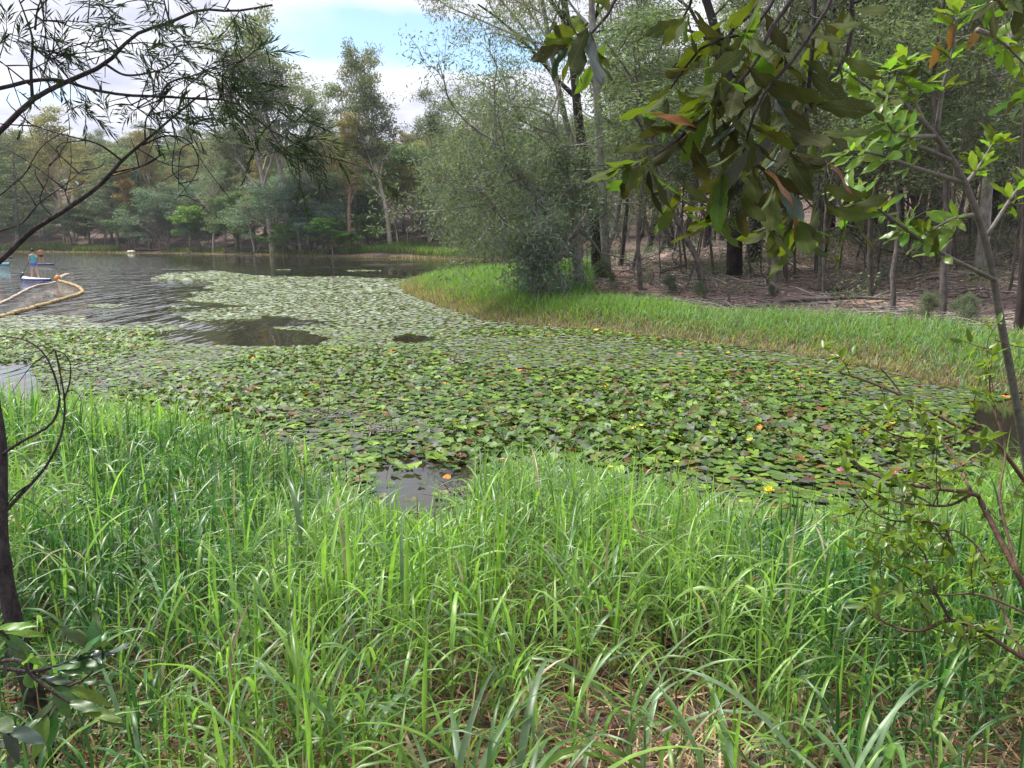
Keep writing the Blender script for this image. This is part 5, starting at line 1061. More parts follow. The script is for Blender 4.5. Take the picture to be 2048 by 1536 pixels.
# --- overhanging broadleaf tree (trunk stands to the right behind the viewer, limb reaches over)
ob_root = empty('overhanging_tree', (2.3, -.6, .72), 'tree whose limb hangs broad lobed dark green leaves into the top of the view', 'tree')
rl = np.array(ob_root.location)
rr_ = random.Random(5)
mb = MB()
Dn = 1.55
trunk_top = np.array([2.0, -.1, 3.6])
c = twig(mb, np.array([(2.3, -.6, .65), (2.35, -.5, 1.8), (2.2, -.4, 2.8), trunk_top]) - rl, .10, .05, 14, 9)
hub = P(1640, -260, 1.7)
c = twig(mb, np.array([trunk_top, (1.6, .7, 3.7), hub]) - rl, .045, .022, 10, 8)
link('trunk', mb.mesh('trunk'), M['bark_mid'], ob_root)
def branch(pxd, r0, r1, n=10):
    mb = MB(); pts = [hub] + [P(a_, b_, d_) for a_, b_, d_ in pxd]; cc_ = twig(mb, np.array(pts) - rl, r0 * .6, r1 * .6, n, 6); link('branch', mb.mesh('branch'), M['bark_near'], ob_root); return cc_ + rl
branch([(1290, -60, 1.5), (1215, 30, 1.45), (1172, 78, 1.42)], .008, .003)
branch([(1560, -30, 1.6), (1500, 60, 1.55), (1410, 90, 1.5), (1340, 178, 1.5)], .009, .003)
branch([(1600, -40, 1.5), (1540, 60, 1.48), (1500, 140, 1.45), (1380, 260, 1.45), (1310, 312, 1.45)], .009, .003, 14)
branch([(1630, -20, 1.62), (1620, 150, 1.6), (1600, 250, 1.58), (1500, 300, 1.55), (1425, 415, 1.5)], .010, .003, 14)
branch([(1700, -30, 1.7), (1690, 120, 1.7), (1620, 200, 1.65), (1590, 330, 1.6), (1592, 440, 1.6)], .010, .003, 14)
branch([(1680, -60, 1.5), (1600, 100, 1.45), (1520, 200, 1.42), (1480, 330, 1.42)], .009, .003, 12)
branch([(1420, -60, 1.5), (1380, 10, 1.5), (1360, 50, 1.5)], .007, .003)
nodes = [((1172, 80), 1.42, (-.2, .1, -1), 7, .125, 'd'), ((1160, 70), 1.42, (-1, .1, .1), 3, .085, 'g'), ((1212, 20), 1.45, (.9, 0, -.5), 2, .11, 'm'), ((1225, 95), 1.45, (.3, 0, -1), 2, .12, 'd'),
         ((1340, 178), 1.5, (-.4, 0, -.8), 6, .10, 'm'), ((1305, 312), 1.45, (-.7, 0, -.8), 7, .105, 'g'), ((1400, 120), 1.5, (-.5, 0, -.6), 5, .10, 'm'), ((1372, 45), 1.5, (-.3, 0, -.9), 6, .11, 'g'),
         ((1450, 60), 1.52, (-.2, 0, -1), 6, .11, 'm'), ((1500, 90), 1.48, (.1, -.2, -1), 7, .12, 'd'), ((1480, 150), 1.45, (-.2, -.2, -1), 7, .12, 'd'), ((1420, 220), 1.45, (-.5, -.1, -.8), 7, .12, 'd'),
         ((1385, 265), 1.45, (-.3, 0, -1), 6, .11, 'd'), ((1480, 250), 1.43, (0, -.2, -1), 7, .125, 'd'), ((1540, 190), 1.5, (.2, 0, -1), 7, .125, 'd'), ((1560, 90), 1.55, (.2, 0, -1), 7, .12, 'd'), ((1600, 40), 1.55, (.2, 0, -1), 7, .12, 'd'),
         ((1610, 150), 1.6, (.3, 0, -1), 6, .12, 'd'), ((1650, 60), 1.65, (.4, 0, -1), 6, .115, 'm'), ((1570, 290), 1.58, (.1, 0, -1), 7, .12, 'd'), ((1500, 330), 1.5, (-.1, -.1, -1), 7, .12, 'd'), ((1425, 415), 1.5, (-.5, 0, -1), 6, .10, 'g'),
         ((1592, 330), 1.6, (.4, 0, -.9), 7, .13, 'd'), ((1592, 440), 1.6, (0, 0, -1), 8, .13, 'm'), ((1650, 420), 1.6, (.6, 0, -.7), 4, .13, 'm'), ((1470, 400), 1.5, (-.1, 0, -1), 5, .10, 'm'), ((1550, 380), 1.55, (.1, 0, -1), 5, .12, 'd'),
         ((1640, 270), 1.62, (.6, 0, -.6), 5, .12, 'm'), ((1320, 240), 1.5, (-.6, 0, -.6), 4, .09, 'g'), ((1360, 400), 1.5, (-.3, 0, -1), 3, .09, 'g'), ((1700, 30), 1.7, (.4, 0, -1), 5, .11, 'm'), ((1520, 10), 1.5, (0, 0, -1), 6, .11, 'm'), ((1140, 85), 1.42, (-1, 0, -.1), 5, .10, 'm'), ((1130, 105), 1.42, (-.6, 0, -.8), 4, .10, 'd'), ((1690, 420), 1.62, (.8, 0, -.6), 5, .12, 'm'), ((1545, 445), 1.58, (-.2, 0, -1), 5, .11, 'm'), ((1505, 270), 1.4, (0, -.3, -1), 6, .12, 'd'), ((1450, 340), 1.42, (-.3, -.2, -1), 6, .11, 'm'), ((1560, 240), 1.45, (.2, -.2, -1), 6, .12, 'd'), ((1440, 150), 1.42, (-.4, -.2, -1), 6, .11, 'm'), ((1620, 210), 1.5, (.5, -.2, -.8), 6, .12, 'd'), ((1690, 130), 1.65, (.6, 0, -.8), 5, .12, 'm'), ((1262, 318), 1.5, (-.6, 0, -.9), 5, .10, 'g'), ((1290, 345), 1.5, (-.3, 0, -1), 5, .115, 'g'), ((1345, 390), 1.5, (-.2, 0, -1), 3, .10, 'g'), ((1440, 430), 1.5, (-.5, 0, -.9), 4, .10, 'g'), ((1600, 470), 1.62, (.5, 0, -.9), 5, .13, 'd'), ((1660, 380), 1.6, (.9, 0, -.5), 4, .13, 'd')]
for (q, d_, ax, n_, ln, kd) in nodes:
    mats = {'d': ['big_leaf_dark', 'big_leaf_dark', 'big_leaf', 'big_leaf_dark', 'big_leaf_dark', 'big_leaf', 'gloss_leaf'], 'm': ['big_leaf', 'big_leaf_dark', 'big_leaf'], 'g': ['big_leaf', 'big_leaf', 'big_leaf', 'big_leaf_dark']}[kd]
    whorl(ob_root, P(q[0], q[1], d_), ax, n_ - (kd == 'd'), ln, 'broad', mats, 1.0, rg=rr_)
for (q, d_, ax) in [((1395, 255), 1.42, (-.8, 0, .3)), ((1530, 340), 1.4, (.7, 0, -.6)), ((1590, 480), 1.58, (-.1, 0, .9)), ((1655, 320), 1.55, (.4, 0, -.5))]:
    addleaf(ob_root, P(q[0], q[1], d_), np.array(ax) + [0, -.2, 0], (.6, -.6, .4), .085, 'lance', 'rust_leaf', 'rusty brown dying leaf')

# --- smooth grey sapling on the right
def sapling(px_pts, name, label, r0, r1, mat, cat='tree', base_z=None):
    pts = np.array([P(a_, b_, d_) for a_, b_, d_ in px_pts]); base = pts[0].copy(); gz = float(H(base[:1], base[1:2])[0]); base[2] = gz - .04
    e = empty(name, base, label, cat); mb = MB(); c = twig(mb, np.vstack([base, pts]) - base, r0, r1, 26, 10); link('trunk', mb.mesh('trunk'), mat, e); return e, c + base
sp_root, spc = sapling([(2075, 1100, 4.1), (2040, 850, 4.1), (2003, 650, 4.05), (1975, 500, 4.0), (1932, 370, 3.95), (1872, 272, 3.9), (1800, 200, 3.85), (1735, 150, 3.8), (1690, 90, 3.75)], 'grey_sapling', 'smooth grey sapling rising at the right and curving left, with light green leaves', .026, .007, M['bark_smooth'])
base = np.array(sp_root.location)
def sbranch(root, pxd, r0, r1, mat, n=9):
    b_ = np.array(root.location); mb = MB(); c = twig(mb, np.array([P(*q) for q in pxd]) - b_, r0, r1, n, 6); link('branch', mb.mesh('branch'), mat, root); return c + b_
S = [[(1925, 365, 3.95), (1830, 335, 3.7), (1760, 310, 3.5), (1700, 300, 3.4)], [(1900, 320, 3.9), (1830, 290, 3.8), (1770, 285, 3.75), (1715, 275, 3.7)], [(1872, 272, 3.9), (1885, 180, 3.9), (1905, 100, 3.9), (1915, 20, 3.9)],
     [(1990, 560, 4.0), (1890, 510, 3.8), (1800, 450, 3.6), (1740, 405, 3.5)], [(1880, 520, 3.8), (1790, 440, 3.7), (1700, 380, 3.5)], [(1975, 470, 4.0), (2030, 385, 4.1), (2060, 360, 4.1)], [(1800, 200, 3.85), (1760, 190, 3.7), (1690, 140, 3.6)],
     [(1850, 250, 3.9), (1820, 180, 3.9), (1810, 120, 3.9)], [(1930, 370, 3.95), (1960, 330, 4.0), (1990, 280, 4.0)], [(1870, 272, 3.9), (1800, 270, 3.6), (1770, 240, 3.5)], [(1955, 60, 3.6), (2000, 80, 3.7), (2060, 140, 3.9)], [(1945, 430, 3.95), (1900, 440, 3.8), (1850, 470, 3.7)]]
rr_ = random.Random(9)
for i, s_ in enumerate(S):
    c = sbranch(sp_root, s_, .012, .004, M['bark_smooth'])
    for q in (3, 5, 7, 8):
        whorl(sp_root, c[q], unit(c[min(q + 1, 8)] - c[q - 1]) + np.array([0, 0, .45]), 6 if q < 8 else 8, .135, 'ell', ['lime_leaf', 'lime_leaf', 'small_leaf', 'big_leaf'], 1.0, rg=rr_)
for (a_, b_) in [(1780, 130), (1840, 180), (1790, 240), (1760, 200)]:
    whorl(sp_root, P(a_, b_, 3.85), (0, 0, 1), 7, .15, 'ell', ['lime_leaf', 'lime_leaf', 'small_leaf'], 1.1, rg=rr_)
for (q, ax) in [((1905, 45, 3.9), (0, 0, -1)), ((1880, 85, 3.9), (-.3, 0, -1)), ((1790, 215, 3.8), (-.4, 0, -.8)), ((1960, 50, 3.85), (-.3, 0, -.9))]: addleaf(sp_root, P(*q), ax, (0, -1, .2), .12, 'ell', 'rust_leaf', 'orange turning leaf')
# leaves entering at the upper right corner: a second sapling, trunk outside the view
s2_root, _ = sapling([(2330, 900, 3.2), (2300, 500, 3.2), (2240, 200, 3.1), (2200, 0, 3.0)], 'corner_sapling', 'sapling at the upper right corner, a few broad leaves hanging in from the edge', .035, .01, M['bark_smooth'])
for s_ in ([(2240, 180, 3.1), (2130, 130, 2.8), (2050, 190, 2.6)], [(2200, 0, 3.0), (2080, -40, 2.7), (1990, 0, 2.5)], [(2200, 20, 3.0), (2120, -30, 2.8), (2045, -10, 2.7)]):
    c = sbranch(s2_root, s_, .009, .004, M['bark_near'])
    for q in (7, 8): whorl(s2_root, c[q], (-.5, 0, -.7), 5, .13, 'broad', ['big_leaf', 'laurel_leaf', 'big_leaf_dark'], .9, rg=rr_)

# --- brown-stemmed shrub at the right
sh_root = empty('brown_stemmed_shrub', (1.75, 1.75, float(H(np.array([1.75]), np.array([1.75]))[0]) - .02), 'wiry brown-stemmed shrub with small light green leaves reaching in from the right', 'shrub')
sb = np.array(sh_root.location); bp_ = sb
stems = [([(2290, 1420, 2.0), (2130, 1300, 2.1), (2048, 1172, 2.15), (1965, 1010, 2.3), (1945, 988, 2.3), (1860, 975, 2.35), (1795, 965, 2.4), (1730, 940, 2.45), (1690, 905, 2.5)], .011),
         ([(2290, 1420, 2.0), (2150, 1380, 1.9), (2048, 1318, 1.9), (1960, 1262, 1.95), (1900, 1240, 2.0), (1840, 1262, 2.0), (1780, 1250, 2.05), (1720, 1215, 2.1)], .008),
         ([(2290, 1400, 2.0), (2150, 1120, 2.3), (2048, 960, 2.5), (1990, 890, 2.6), (1900, 845, 2.7), (1800, 790, 2.75), (1740, 765, 2.8), (1680, 745, 2.8)], .010),
         ([(2048, 960, 2.5), (1990, 880, 2.5), (1960, 850, 2.6), (1880, 880, 2.6), (1790, 870, 2.6), (1720, 830, 2.6)], .006),
         ([(1945, 988, 2.3), (1900, 1010, 2.3), (1850, 1010, 2.3), (1780, 1000, 2.3), (1725, 975, 2.3)], .005), ([(1905, 1100, 2.3), (1880, 1050, 2.3), (1780, 1040, 2.3), (1730, 1010, 2.3)], .005),
         ([(1945, 988, 2.3), (1900, 900, 2.5), (1850, 850, 2.6), (1790, 770, 2.7), (1760, 735, 2.7)], .006), ([(2040, 1160, 2.15), (2000, 1000, 2.3), (2010, 900, 2.4), (1980, 780, 2.5), (1990, 680, 2.5)], .005),
         ([(2048, 1318, 1.9), (1990, 1180, 2.1), (1960, 1100, 2.2), (1900, 1060, 2.2), (1880, 1120, 2.2)], .005), ([(1900, 1240, 2.0), (1860, 1160, 2.05), (1850, 1110, 2.1), (1820, 1080, 2.1)], .005), ([(2060, 1230, 2.0), (1960, 1190, 2.0), (1880, 1190, 2.05), (1800, 1180, 2.1)], .004)]
lm = MB(); g = np.random.default_rng(12)
for pts, r_ in stems:
    W_ = np.array([P(*q) for q in pts]); 
    if pts[0][0] == 2290: W_[0] = sb + [0, 0, .02]
    mb = MB(); c = twig(mb, W_ - sb, r_, r_ * .35, 22, 6)
    for j in range(7):                                # side twigs with leaves
        q = c[g.integers(6, 22)]; d = unit(g.normal(0, 1, 3) + np.array([-.5, 0, .35])); le = g.uniform(.06, .24); tw = spline(np.array([q, q + d * le * .5 + g.normal(0, .01, 3), q + d * le + g.normal(0, .015, 3)]), 6); V, f = tube(tw, np.linspace(.0022, .001, 6), 4); mb.add(V, f)
        for m_ in range(5):
            k_ = g.integers(1, 6, 2); n_ = 2; dd = unit(g.normal(0, 1, (n_, 3)) + d * .8); V, f = leaves_np(tw[k_], dd, unit(g.normal(0, .6, (n_, 3)) + np.array([0, 0, 1])), g.uniform(.030, .062, n_), g.uniform(.014, .026, n_), 6, .2, .1); lm.add(V, f)
    link('stem', mb.mesh('stem'), M['stem_brown'], sh_root)
fo = link('foliage', lm.mesh('foliage'), M['small_leaf'], sh_root); fo['kind'] = 'stuff'
# --- leaves over water left of the shrub: upright leafy weeds with yellow flowers
def weed(px_, py_top, D, label, fl=True):
    top = P(px_, py_top, D); b_ = np.array([top[0] + .03, top[1], float(H(top[:1], top[1:2])[0])]); b_[2] = max(b_[2], -.05); e = empty('flowering_weed', b_, label, 'plant', 'leafy weeds at the water edge')
    g = np.random.default_rng(int(px_)); h_ = top[2] - b_[2]; mb = MB(); c = twig(mb, [(0, 0, 0), (g.normal(0, .03), 0, h_ * .5), (g.normal(0, .03), 0, h_)], .005, .0025, 12, 5); lm_ = MB()
    for j in range(26):
        q = c[g.integers(3, 12)]; az = j * 2.4; d = np.array([[math.cos(az), math.sin(az), .45]]); V, f = leaves_np(q[None], d, np.array([[0, 0, 1.]]), g.uniform(.05, .11), g.uniform(.015, .026), 6); lm_.add(V, f)
    link('stem', mb.mesh('stem'), M['stem_brown'], e); fo_ = link('foliage', lm_.mesh('foliage'), M['small_leaf'], e); fo_['kind'] = 'stuff'
    if fl:
        d = np.array([[math.cos(a_), math.sin(a_), .5] for a_ in (0, 1.57, 3.14, 4.71)]); V, f = leaves_np(np.tile(c[-1], (4, 1)), d, np.tile([0, 0, 1.], (4, 1)), .022, .020, 6); link('flower', mesh_np('flower', V, f), plain('yellow_petal', (.75, .62, .03), .6), e)
weed(1258, 852, 5.0, 'tall thin weed with yellow flower standing above the lily pads')
weed(1212, 935, 4.8, 'shorter yellow-flowered weed left of the tall one')
weed(1362, 925, 4.6, 'yellow-flowered weed at the right end of the grass ridge')
weed(1440, 960, 4.6, 'leafy green weed right of the grass ridge without open flower', False)
weed(1530, 1000, 4.5, 'leafy green weed close to the bright yellow water lily', False)
weed(690, 900, 5.6, 'broad-leaved dark weed by the open pool', False)
weed(720, 925, 5.6, 'second leafy weed at the left rim of the open pool', False)

# --- laurel-leaved shrub at the lower left
lr = empty('laurel_shrub', (-1.25, 1.35, float(H(np.array([-1.25]), np.array([1.35]))[0])), 'dark laurel-leaved shrub in the lower left corner', 'shrub'); lb = np.array(lr.location)
rr_ = random.Random(21)
LB = [[(-60, 1330, 1.5), (60, 1345, 1.5), (120, 1375, 1.5), (180, 1350, 1.52), (195, 1300, 1.55)], [(-60, 1330, 1.5), (40, 1320, 1.45), (60, 1350, 1.45), (130, 1400, 1.45), (190, 1430, 1.45)], [(60, 1345, 1.5), (120, 1330, 1.5), (160, 1310, 1.5)], [(-60, 1420, 1.4), (0, 1440, 1.35), (30, 1500, 1.35)], [(-60, 1250, 1.5), (0, 1260, 1.5), (30, 1300, 1.5)], [(120, 1375, 1.5), (110, 1410, 1.5), (80, 1440, 1.48)]]
mb = MB(); twig(mb, [(0, 0, 0), (-.06, .1, .25), P(-60, 1330, 1.5) - lb], .010, .005, 8, 7); link('stem', mb.mesh('stem'), M['bark_near'], lr)
for s_ in LB:
    c = sbranch(lr, s_, .0045, .002, M['bark_near'], 10)
    for q in (3, 4, 5, 6, 7, 8, 9):
        dd = unit(c[q] - c[q - 1]) + np.array([rr_.uniform(-.8, .8), rr_.uniform(-.6, .4), rr_.uniform(-.6, .8)]); addleaf(lr, c[q], dd, (rr_.uniform(-.4, .4), -.5, 1), rr_.uniform(.06, .10), 'ell' if rr_.random() < .3 else 'lance', rr_.choice(['laurel_leaf', 'laurel_leaf', 'laurel_leaf', 'small_leaf', 'gloss_leaf']))
whorl(lr, P(195, 1298, 1.55), (0.1, 0, 1), 8, .105, 'lance', ['laurel_leaf', 'laurel_leaf', 'gloss_leaf'], .9, rg=rr_)

# --- left tree: dark trunk at lower left with wiry bare twigs
lt_root, ltc = sapling([(92, 1545, 2.35), (75, 1420, 2.4), (45, 1310, 2.45), (18, 1200, 2.5), (2, 1080, 2.55), (3, 960, 2.6), (0, 860, 2.65), (-40, 640, 2.7)], 'dark_sapling', 'dark rough-barked young tree leaning out at the lower left with wiry bare twigs', .042, .013, M['bark_near'])
for pts, r_ in [([(4, 1030, 2.57), (45, 985, 2.6), (65, 965, 2.6), (100, 920, 2.6), (125, 860, 2.6), (128, 790, 2.6), (110, 700, 2.6)], .010), ([(65, 965, 2.6), (30, 990, 2.6), (4, 1025, 2.6)], .006), ([(3, 910, 2.62), (40, 885, 2.6), (100, 850, 2.6), (118, 810, 2.6), (115, 770, 2.6), (90, 710, 2.6), (50, 680, 2.6), (-10, 672, 2.6)], .008),
                ([(128, 800, 2.6), (140, 760, 2.6), (138, 720, 2.6), (110, 700, 2.6), (60, 705, 2.6), (-5, 720, 2.6)], .004), ([(110, 700, 2.6), (75, 675, 2.6), (45, 660, 2.6)], .002), ([(110, 700, 2.6), (120, 740, 2.6), (122, 790, 2.6)], .004), ([(90, 710, 2.6), (60, 735, 2.6), (20, 790, 2.6)], .003),
                ([(128, 790, 2.6), (145, 780, 2.6), (162, 800, 2.6), (158, 840, 2.6)], .003), ([(110, 700, 2.6), (80, 720, 2.6), (20, 745, 2.6)], .003), ([(18, 1200, 2.5), (60, 1180, 2.5), (110, 1190, 2.5)], .003)]:
    sbranch(lt_root, pts, r_ * .72, r_ * .22, M['bark_near'], 20)

# --- feathery wattle: limbs arching in from the left, trunk outside the view
fw_root, fwc = sapling([(-420, 1300, 2.6), (-440, 900, 2.6), (-330, 640, 2.5), (-230, 420, 2.45), (-220, 260, 2.4), (-250, 0, 2.4), (-200, -200, 2.4)], 'feathery_wattle', 'dark feathery-leaved wattle whose long bare limbs arch in from the left edge', .05, .02, M['bark_near'])
fl = MB(); g = np.random.default_rng(31)
def feather(c, d, ln, npair=11, L0=.042, w0=.0048):
    t_ = np.linspace(.12, 1, npair); d = unit(d); dr = np.array([0, 0, -.25]); pts = c + d * (t_[:, None] * ln) + dr * ln * t_[:, None] ** 2
    V, f = tube(np.vstack([c, pts]), .0011, 3, False); fl.add(V, f)
    s_ = unit(np.cross(d, unit(g.normal(0, 1, 3)))); tot = []
    for sg in (-1, 1):
        dd = unit(d[None] * 1.0 + sg * s_[None] * .55 + g.normal(0, .15, (npair, 3)) + np.array([0, 0, -.15])); V, f = leaves_np(pts, dd, unit(g.normal(0, 1, (npair, 3))), L0 * g.uniform(.6, 1.2, npair), w0, 4, droop=.08); fl.add(V, f)
FW_ = [([(-230, 700, 2.5), (-60, 560, 2.45), (0, 522, 2.4), (60, 465, 2.4), (130, 420, 2.4), (200, 370, 2.4), (245, 320, 2.42), (290, 282, 2.45), (345, 235, 2.5), (400, 190, 2.5)], .014, 0),
       ([(-220, 400, 2.4), (-60, 310, 2.4), (0, 262, 2.4), (65, 200, 2.4), (130, 165, 2.4), (210, 128, 2.4), (270, 70, 2.45), (340, 45, 2.5), (400, 20, 2.5), (470, 22, 2.5), (545, 10, 2.5)], .013, 1),
       ([(-220, 300, 2.4), (-40, 180, 2.4), (0, 177, 2.4), (60, 162, 2.4), (120, 160, 2.4), (180, 178, 2.4), (250, 190, 2.4), (320, 193, 2.4), (400, 198, 2.4), (470, 205, 2.4), (540, 260, 2.4), (640, 310, 2.4)], .010, 1),
       ([(65, 200, 2.4), (62, 140, 2.4), (65, 80, 2.4), (50, 30, 2.4), (30, -20, 2.4)], .007, 1), ([(70, 60, 2.4), (75, 20, 2.4), (90, -20, 2.4)], .005, 1), ([(210, 128, 2.4), (250, 150, 2.4), (300, 145, 2.4), (340, 130, 2.4), (370, 90, 2.4)], .006, 1),
       ([(320, 193, 2.4), (340, 165, 2.4), (390, 150, 2.4), (440, 130, 2.4), (500, 120, 2.4)], .005, 1), ([(290, 282, 2.45), (292, 240, 2.45), (310, 210, 2.45), (345, 165, 2.45)], .004, 1), ([(285, 290, 2.45), (330, 272, 2.45), (375, 280, 2.45), (397, 320, 2.45), (385, 360, 2.45), (350, 400, 2.45)], .004, 0),
       ([(385, 285, 2.45), (362, 300, 2.45), (357, 350, 2.45), (358, 385, 2.45)], .003, 0), ([(228, 345, 2.42), (290, 330, 2.4), (330, 305, 2.4)], .004, 0), ([(245, 322, 2.42), (200, 290, 2.4), (150, 275, 2.4), (100, 262, 2.4), (40, 240, 2.4)], .005, 0),
       ([(-60, 480, 2.4), (0, 462, 2.4), (45, 445, 2.4), (80, 405, 2.4), (130, 370, 2.4), (165, 340, 2.4)], .005, 0), ([(105, 433, 2.4), (80, 400, 2.4), (95, 360, 2.4), (98, 330, 2.4)], .003, 0), ([(-30, 400, 2.4), (0, 390, 2.4), (40, 355, 2.4), (70, 325, 2.4)], .004, 0), ([(140, 412, 2.4), (125, 370, 2.4)], .003, 0),
       ([(250, 190, 2.4), (265, 210, 2.4), (300, 230, 2.4)], .003, 1), ([(130, 45, 2.4), (80, 40, 2.4), (170, 45, 2.4), (210, 60, 2.45)], .003, 1), ([(60, 170, 2.4), (10, 130, 2.4), (-20, 110, 2.4)], .004, 1), ([(400, 198, 2.4), (440, 185, 2.4), (470, 180, 2.4)], .003, 1),
       ([(540, 260, 2.4), (560, 290, 2.4), (590, 320, 2.4)], .003, 1), ([(270, 70, 2.45), (230, 100, 2.45), (180, 120, 2.45)], .003, 0), ([(340, 45, 2.5), (330, 10, 2.5), (325, -20, 2.5)], .005, 1), ([(65, 80, 2.4), (80, 95, 2.4), (120, 110, 2.4)], .003, 1), ([(62, 140, 2.4), (100, 120, 2.4), (140, 100, 2.4)], .003, 1)]
fb = np.array(fw_root.location)
for pts, r_, lf in FW_:
    r_ *= .72; c = sbranch(fw_root, pts, r_, r_ * .3, M['bark_near'], 24)
    mb = MB()
    for j in range(7 if lf else 3):
        i_ = g.integers(9, 24); q = c[i_]; d = unit(unit(c[min(i_ + 1, 23)] - c[i_ - 1]) * .5 + g.normal(0, .8, 3) * [1, .5, 1]); le = g.uniform(.04, .22); tw = spline(np.array([q, q + d * le * .5 + g.normal(0, .012, 3), q + d * le + g.normal(0, .02, 3)]), 6); V, f = tube(tw - fb, np.linspace(.0022, .001, 6), 4); mb.add(V, f)
        if lf:
            for m_ in range(1): feather(tw[g.integers(1, 6)] - fb, d * .5 + g.normal(0, .5, 3) + np.array([.25, 0, -.1]), g.uniform(.06, .13), 9)
    tg = link('twigs', mb.mesh('twigs'), M['bark_near'], fw_root); tg['kind'] = 'stuff'
for (a_, b_, n_, sx, sy) in [(60, 100, 12, 50, 50), (110, 80, 8, 30, 25), (330, 60, 16, 50, 35), (290, 25, 10, 60, 20), (370, 100, 12, 30, 40), (480, 20, 8, 35, 12), (470, 120, 12, 40, 15), (520, 190, 9, 55, 35), (590, 250, 14, 50, 40), (630, 300, 16, 50, 30), (560, 260, 14, 60, 50), (250, 260, 8, 35, 12), (350, 235, 14, 50, 20), (440, 205, 10, 40, 20), (20, 60, 8, 20, 30), (170, 10, 8, 60, 12), (270, 90, 5, 8, 20), (150, 200, 5, 25, 20), (460, 150, 8, 30, 20)]:
    for j in range(max(2, int(n_ * .36))):
        q = P(a_ + g.normal(0, sx * .6), b_ + g.normal(0, sy * .6), 2.4 + g.normal(0, .06)) - fb; feather(q, g.normal(0, .6, 3) * [1, .5, .8] + np.array([.55, 0, -.25]), g.uniform(.07, .14), 10)
fo = link('foliage', fl.mesh('foliage'), M['feather_leaf'], fw_root); fo['kind'] = 'stuff'

# --- broad-bladed grass clump at bottom centre, dead twigs at the pads' edge
def clump_grass(px_, py_, D, n, ln, wd, label, seed, cols):
    q = P(px_, py_, D); b_ = np.array([q[0], D, float(H(q[:1], np.array([D]))[0])]); e = empty('grass_clump', b_, label, 'grass clump', 'big grass clumps nearest the viewer'); g = np.random.default_rng(seed)
    for i in range(n):
        b0 = np.array([[g.normal(0, .11), g.normal(0, .07), g.uniform(0, .3)]]); V, f, nv = blades(b0, g.uniform(0, 6.28, 1), g.uniform(.05, .9, 1), g.uniform(.8, 2.2, 1), np.array([ln * g.uniform(.6, 1.2)]), np.array([wd * g.uniform(.7, 1.2)]), 10, True)
        link('blade', mesh_np('blade', V, f, np.tile(cols[i % len(cols)] * g.uniform(.8, 1.2), (nv, 1))), M['grass'], e)
clump_grass(1000, 1470, 1.75, 85, .50, .022, 'broad-bladed bluish grass clump at the bottom centre', 1, [GC['blue'], GC['green'], GC['blue'] * .8, GC['lime']])
clump_grass(1260, 1380, 2.35, 20, .5, .018, 'arching green grass clump right of the bottom centre', 2, [GC['blue'], GC['green'], GC['lime']])
clump_grass(640, 1400, 2.2, 22, .5, .018, 'upright yellow-green grass clump left of the bottom centre', 3, [GC['lime'], GC['green'], GC['lime'] * .9])
clump_grass(1750, 1450, 1.9, 24, .5, .020, 'drooping grey-green grass clump toward the bottom right', 4, [GC['blue'], GC['blue'] * .85, GC['green']])
g = np.random.default_rng(71)
for (a_, b_, rr2, lab) in [(650, 830, .5, 'grey dead branch tangle lying on the lily pads beyond the grass'), (760, 860, .4, 'second dead branch tangle nearer the open pool'), (930, 985, .2, 'small dark twigs poking from the open pool')]:
    q = Wz(a_, b_, .05); e = empty('dead_branch', q, lab, 'dead branch', 'dead branches at the edge of the pads'); mb = MB()
    for j in range(26):
        d = unit(g.normal(0, 1, 3) * [1.2, .8, .35] + [0, 0, .15]); s0 = g.normal(0, rr2 * .5, 3) * [1, .5, .05]; V, f = tube(spline(np.array([s0, s0 + d * rr2 * .5 + g.normal(0, .03, 3), s0 + d * rr2 + g.normal(0, .06, 3)]), 6), np.linspace(.007, .002, 6), 4); mb.add(V, f)
    link('twigs', mb.mesh('twigs'), M['dead_wood'], e)

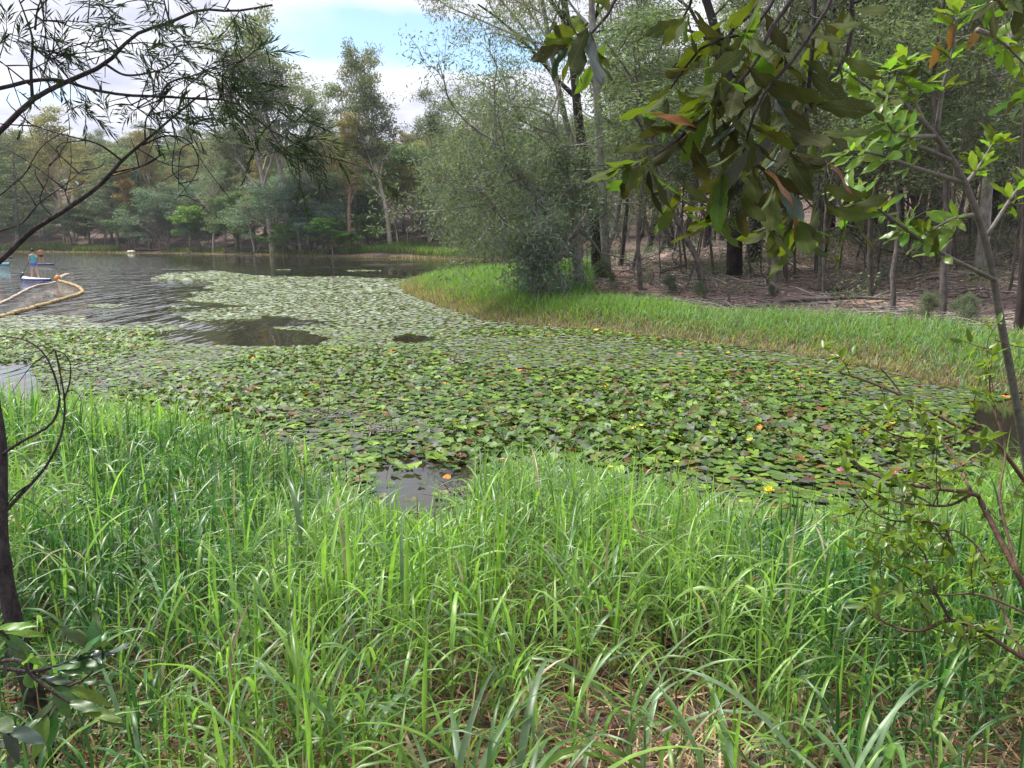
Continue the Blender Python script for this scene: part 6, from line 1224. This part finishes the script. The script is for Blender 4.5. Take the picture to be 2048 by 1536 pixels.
# a tall gum at the wood's edge whose long limb reaches left over the clouds
gb = G(1215, 556); tr = Tree(401); g = tr.g; base = gb - np.array([0, 0, .1]); Dg = gb[1] - .5
def q_(a_, b_, dz=0): return P(a_, b_, Dg + dz) - base
tk = spline(np.array([[0, 0, 0], q_(1200, 300), q_(1190, 120), q_(1183, 0), q_(1180, -160)]), 16); V, f = tube(tk, np.linspace(.19, .09, 16), 9); tr.wood.add(V, f)
for pts, r0 in [([q_(1192, 170), q_(1130, 100), q_(1060, 82, -1), q_(960, 40, -1), q_(900, 15, -1), q_(868, -8, -1)], .07), ([q_(1187, 60), q_(1150, 20, 1), q_(1110, -40, 1), q_(1060, -90, 1)], .07), ([q_(1186, 40), q_(1230, -20), q_(1290, -100)], .07), ([q_(1130, 100), q_(1100, 40), q_(1040, 5), q_(980, -15)], .045), ([q_(1190, 120), q_(1250, 60, 1), (q_(1330, 20, 2))], .05)]:
    c = spline(np.array(pts), 14); V, f = tube(c, np.linspace(r0, .012, 14), 6); tr.wood.add(V, f)
    for j in range(22):
        i_ = g.integers(3, 14); d = unit(unit(c[min(i_ + 1, 13)] - c[i_ - 1]) * .8 + g.normal(0, .6, 3)); sp, _, sd = tr.limb(c[i_], d, g.uniform(.6, 1.8), .018, .006, 6, .18, -.03, 3)
        for m_ in range(3): tr.clump(sp[g.integers(2, 6)] - np.array([0, 0, .1]), .36, 26, .16, .034, .8, .1, 1.2)
w_, l_ = tr.meshes('tall_gum', M['bark_grey'], M['gum_leaf']); e = empty('tall_gum', base, 'tall gum right of the big dark tree, thin leafy limb reaching left across the sky', 'gum tree'); link('trunk', w_, None, e); link('crown', l_, None, e)

# ------------------------------------------------------------------ haze
HX0, HX1, HY0, HY1, HZ0, HZ1 = -345, 345, -40, 530, -1.7, 62
V = np.array([(a_, b_, c_) for a_ in (HX0, HX1) for b_ in (HY0, HY1) for c_ in (HZ0, HZ1)])
me_ = mesh_np('haze', V, [[[0, 1, 3, 2], [4, 6, 7, 5], [0, 4, 5, 1], [2, 3, 7, 6], [0, 2, 6, 4], [1, 5, 7, 3]]], smooth=False)
m, t, o = newmat('haze_air'); pv = node(t, 'ShaderNodeVolumePrincipled', inp={'Color': (.80, .86, 1, 1), 'Density': HAZE, 'Anisotropy': .1}); t.links.new(pv.outputs[0], o.inputs['Volume'])
tag(link('haze', me_, m), 'thin bluish haze over the lake and far trees', kind='stuff')
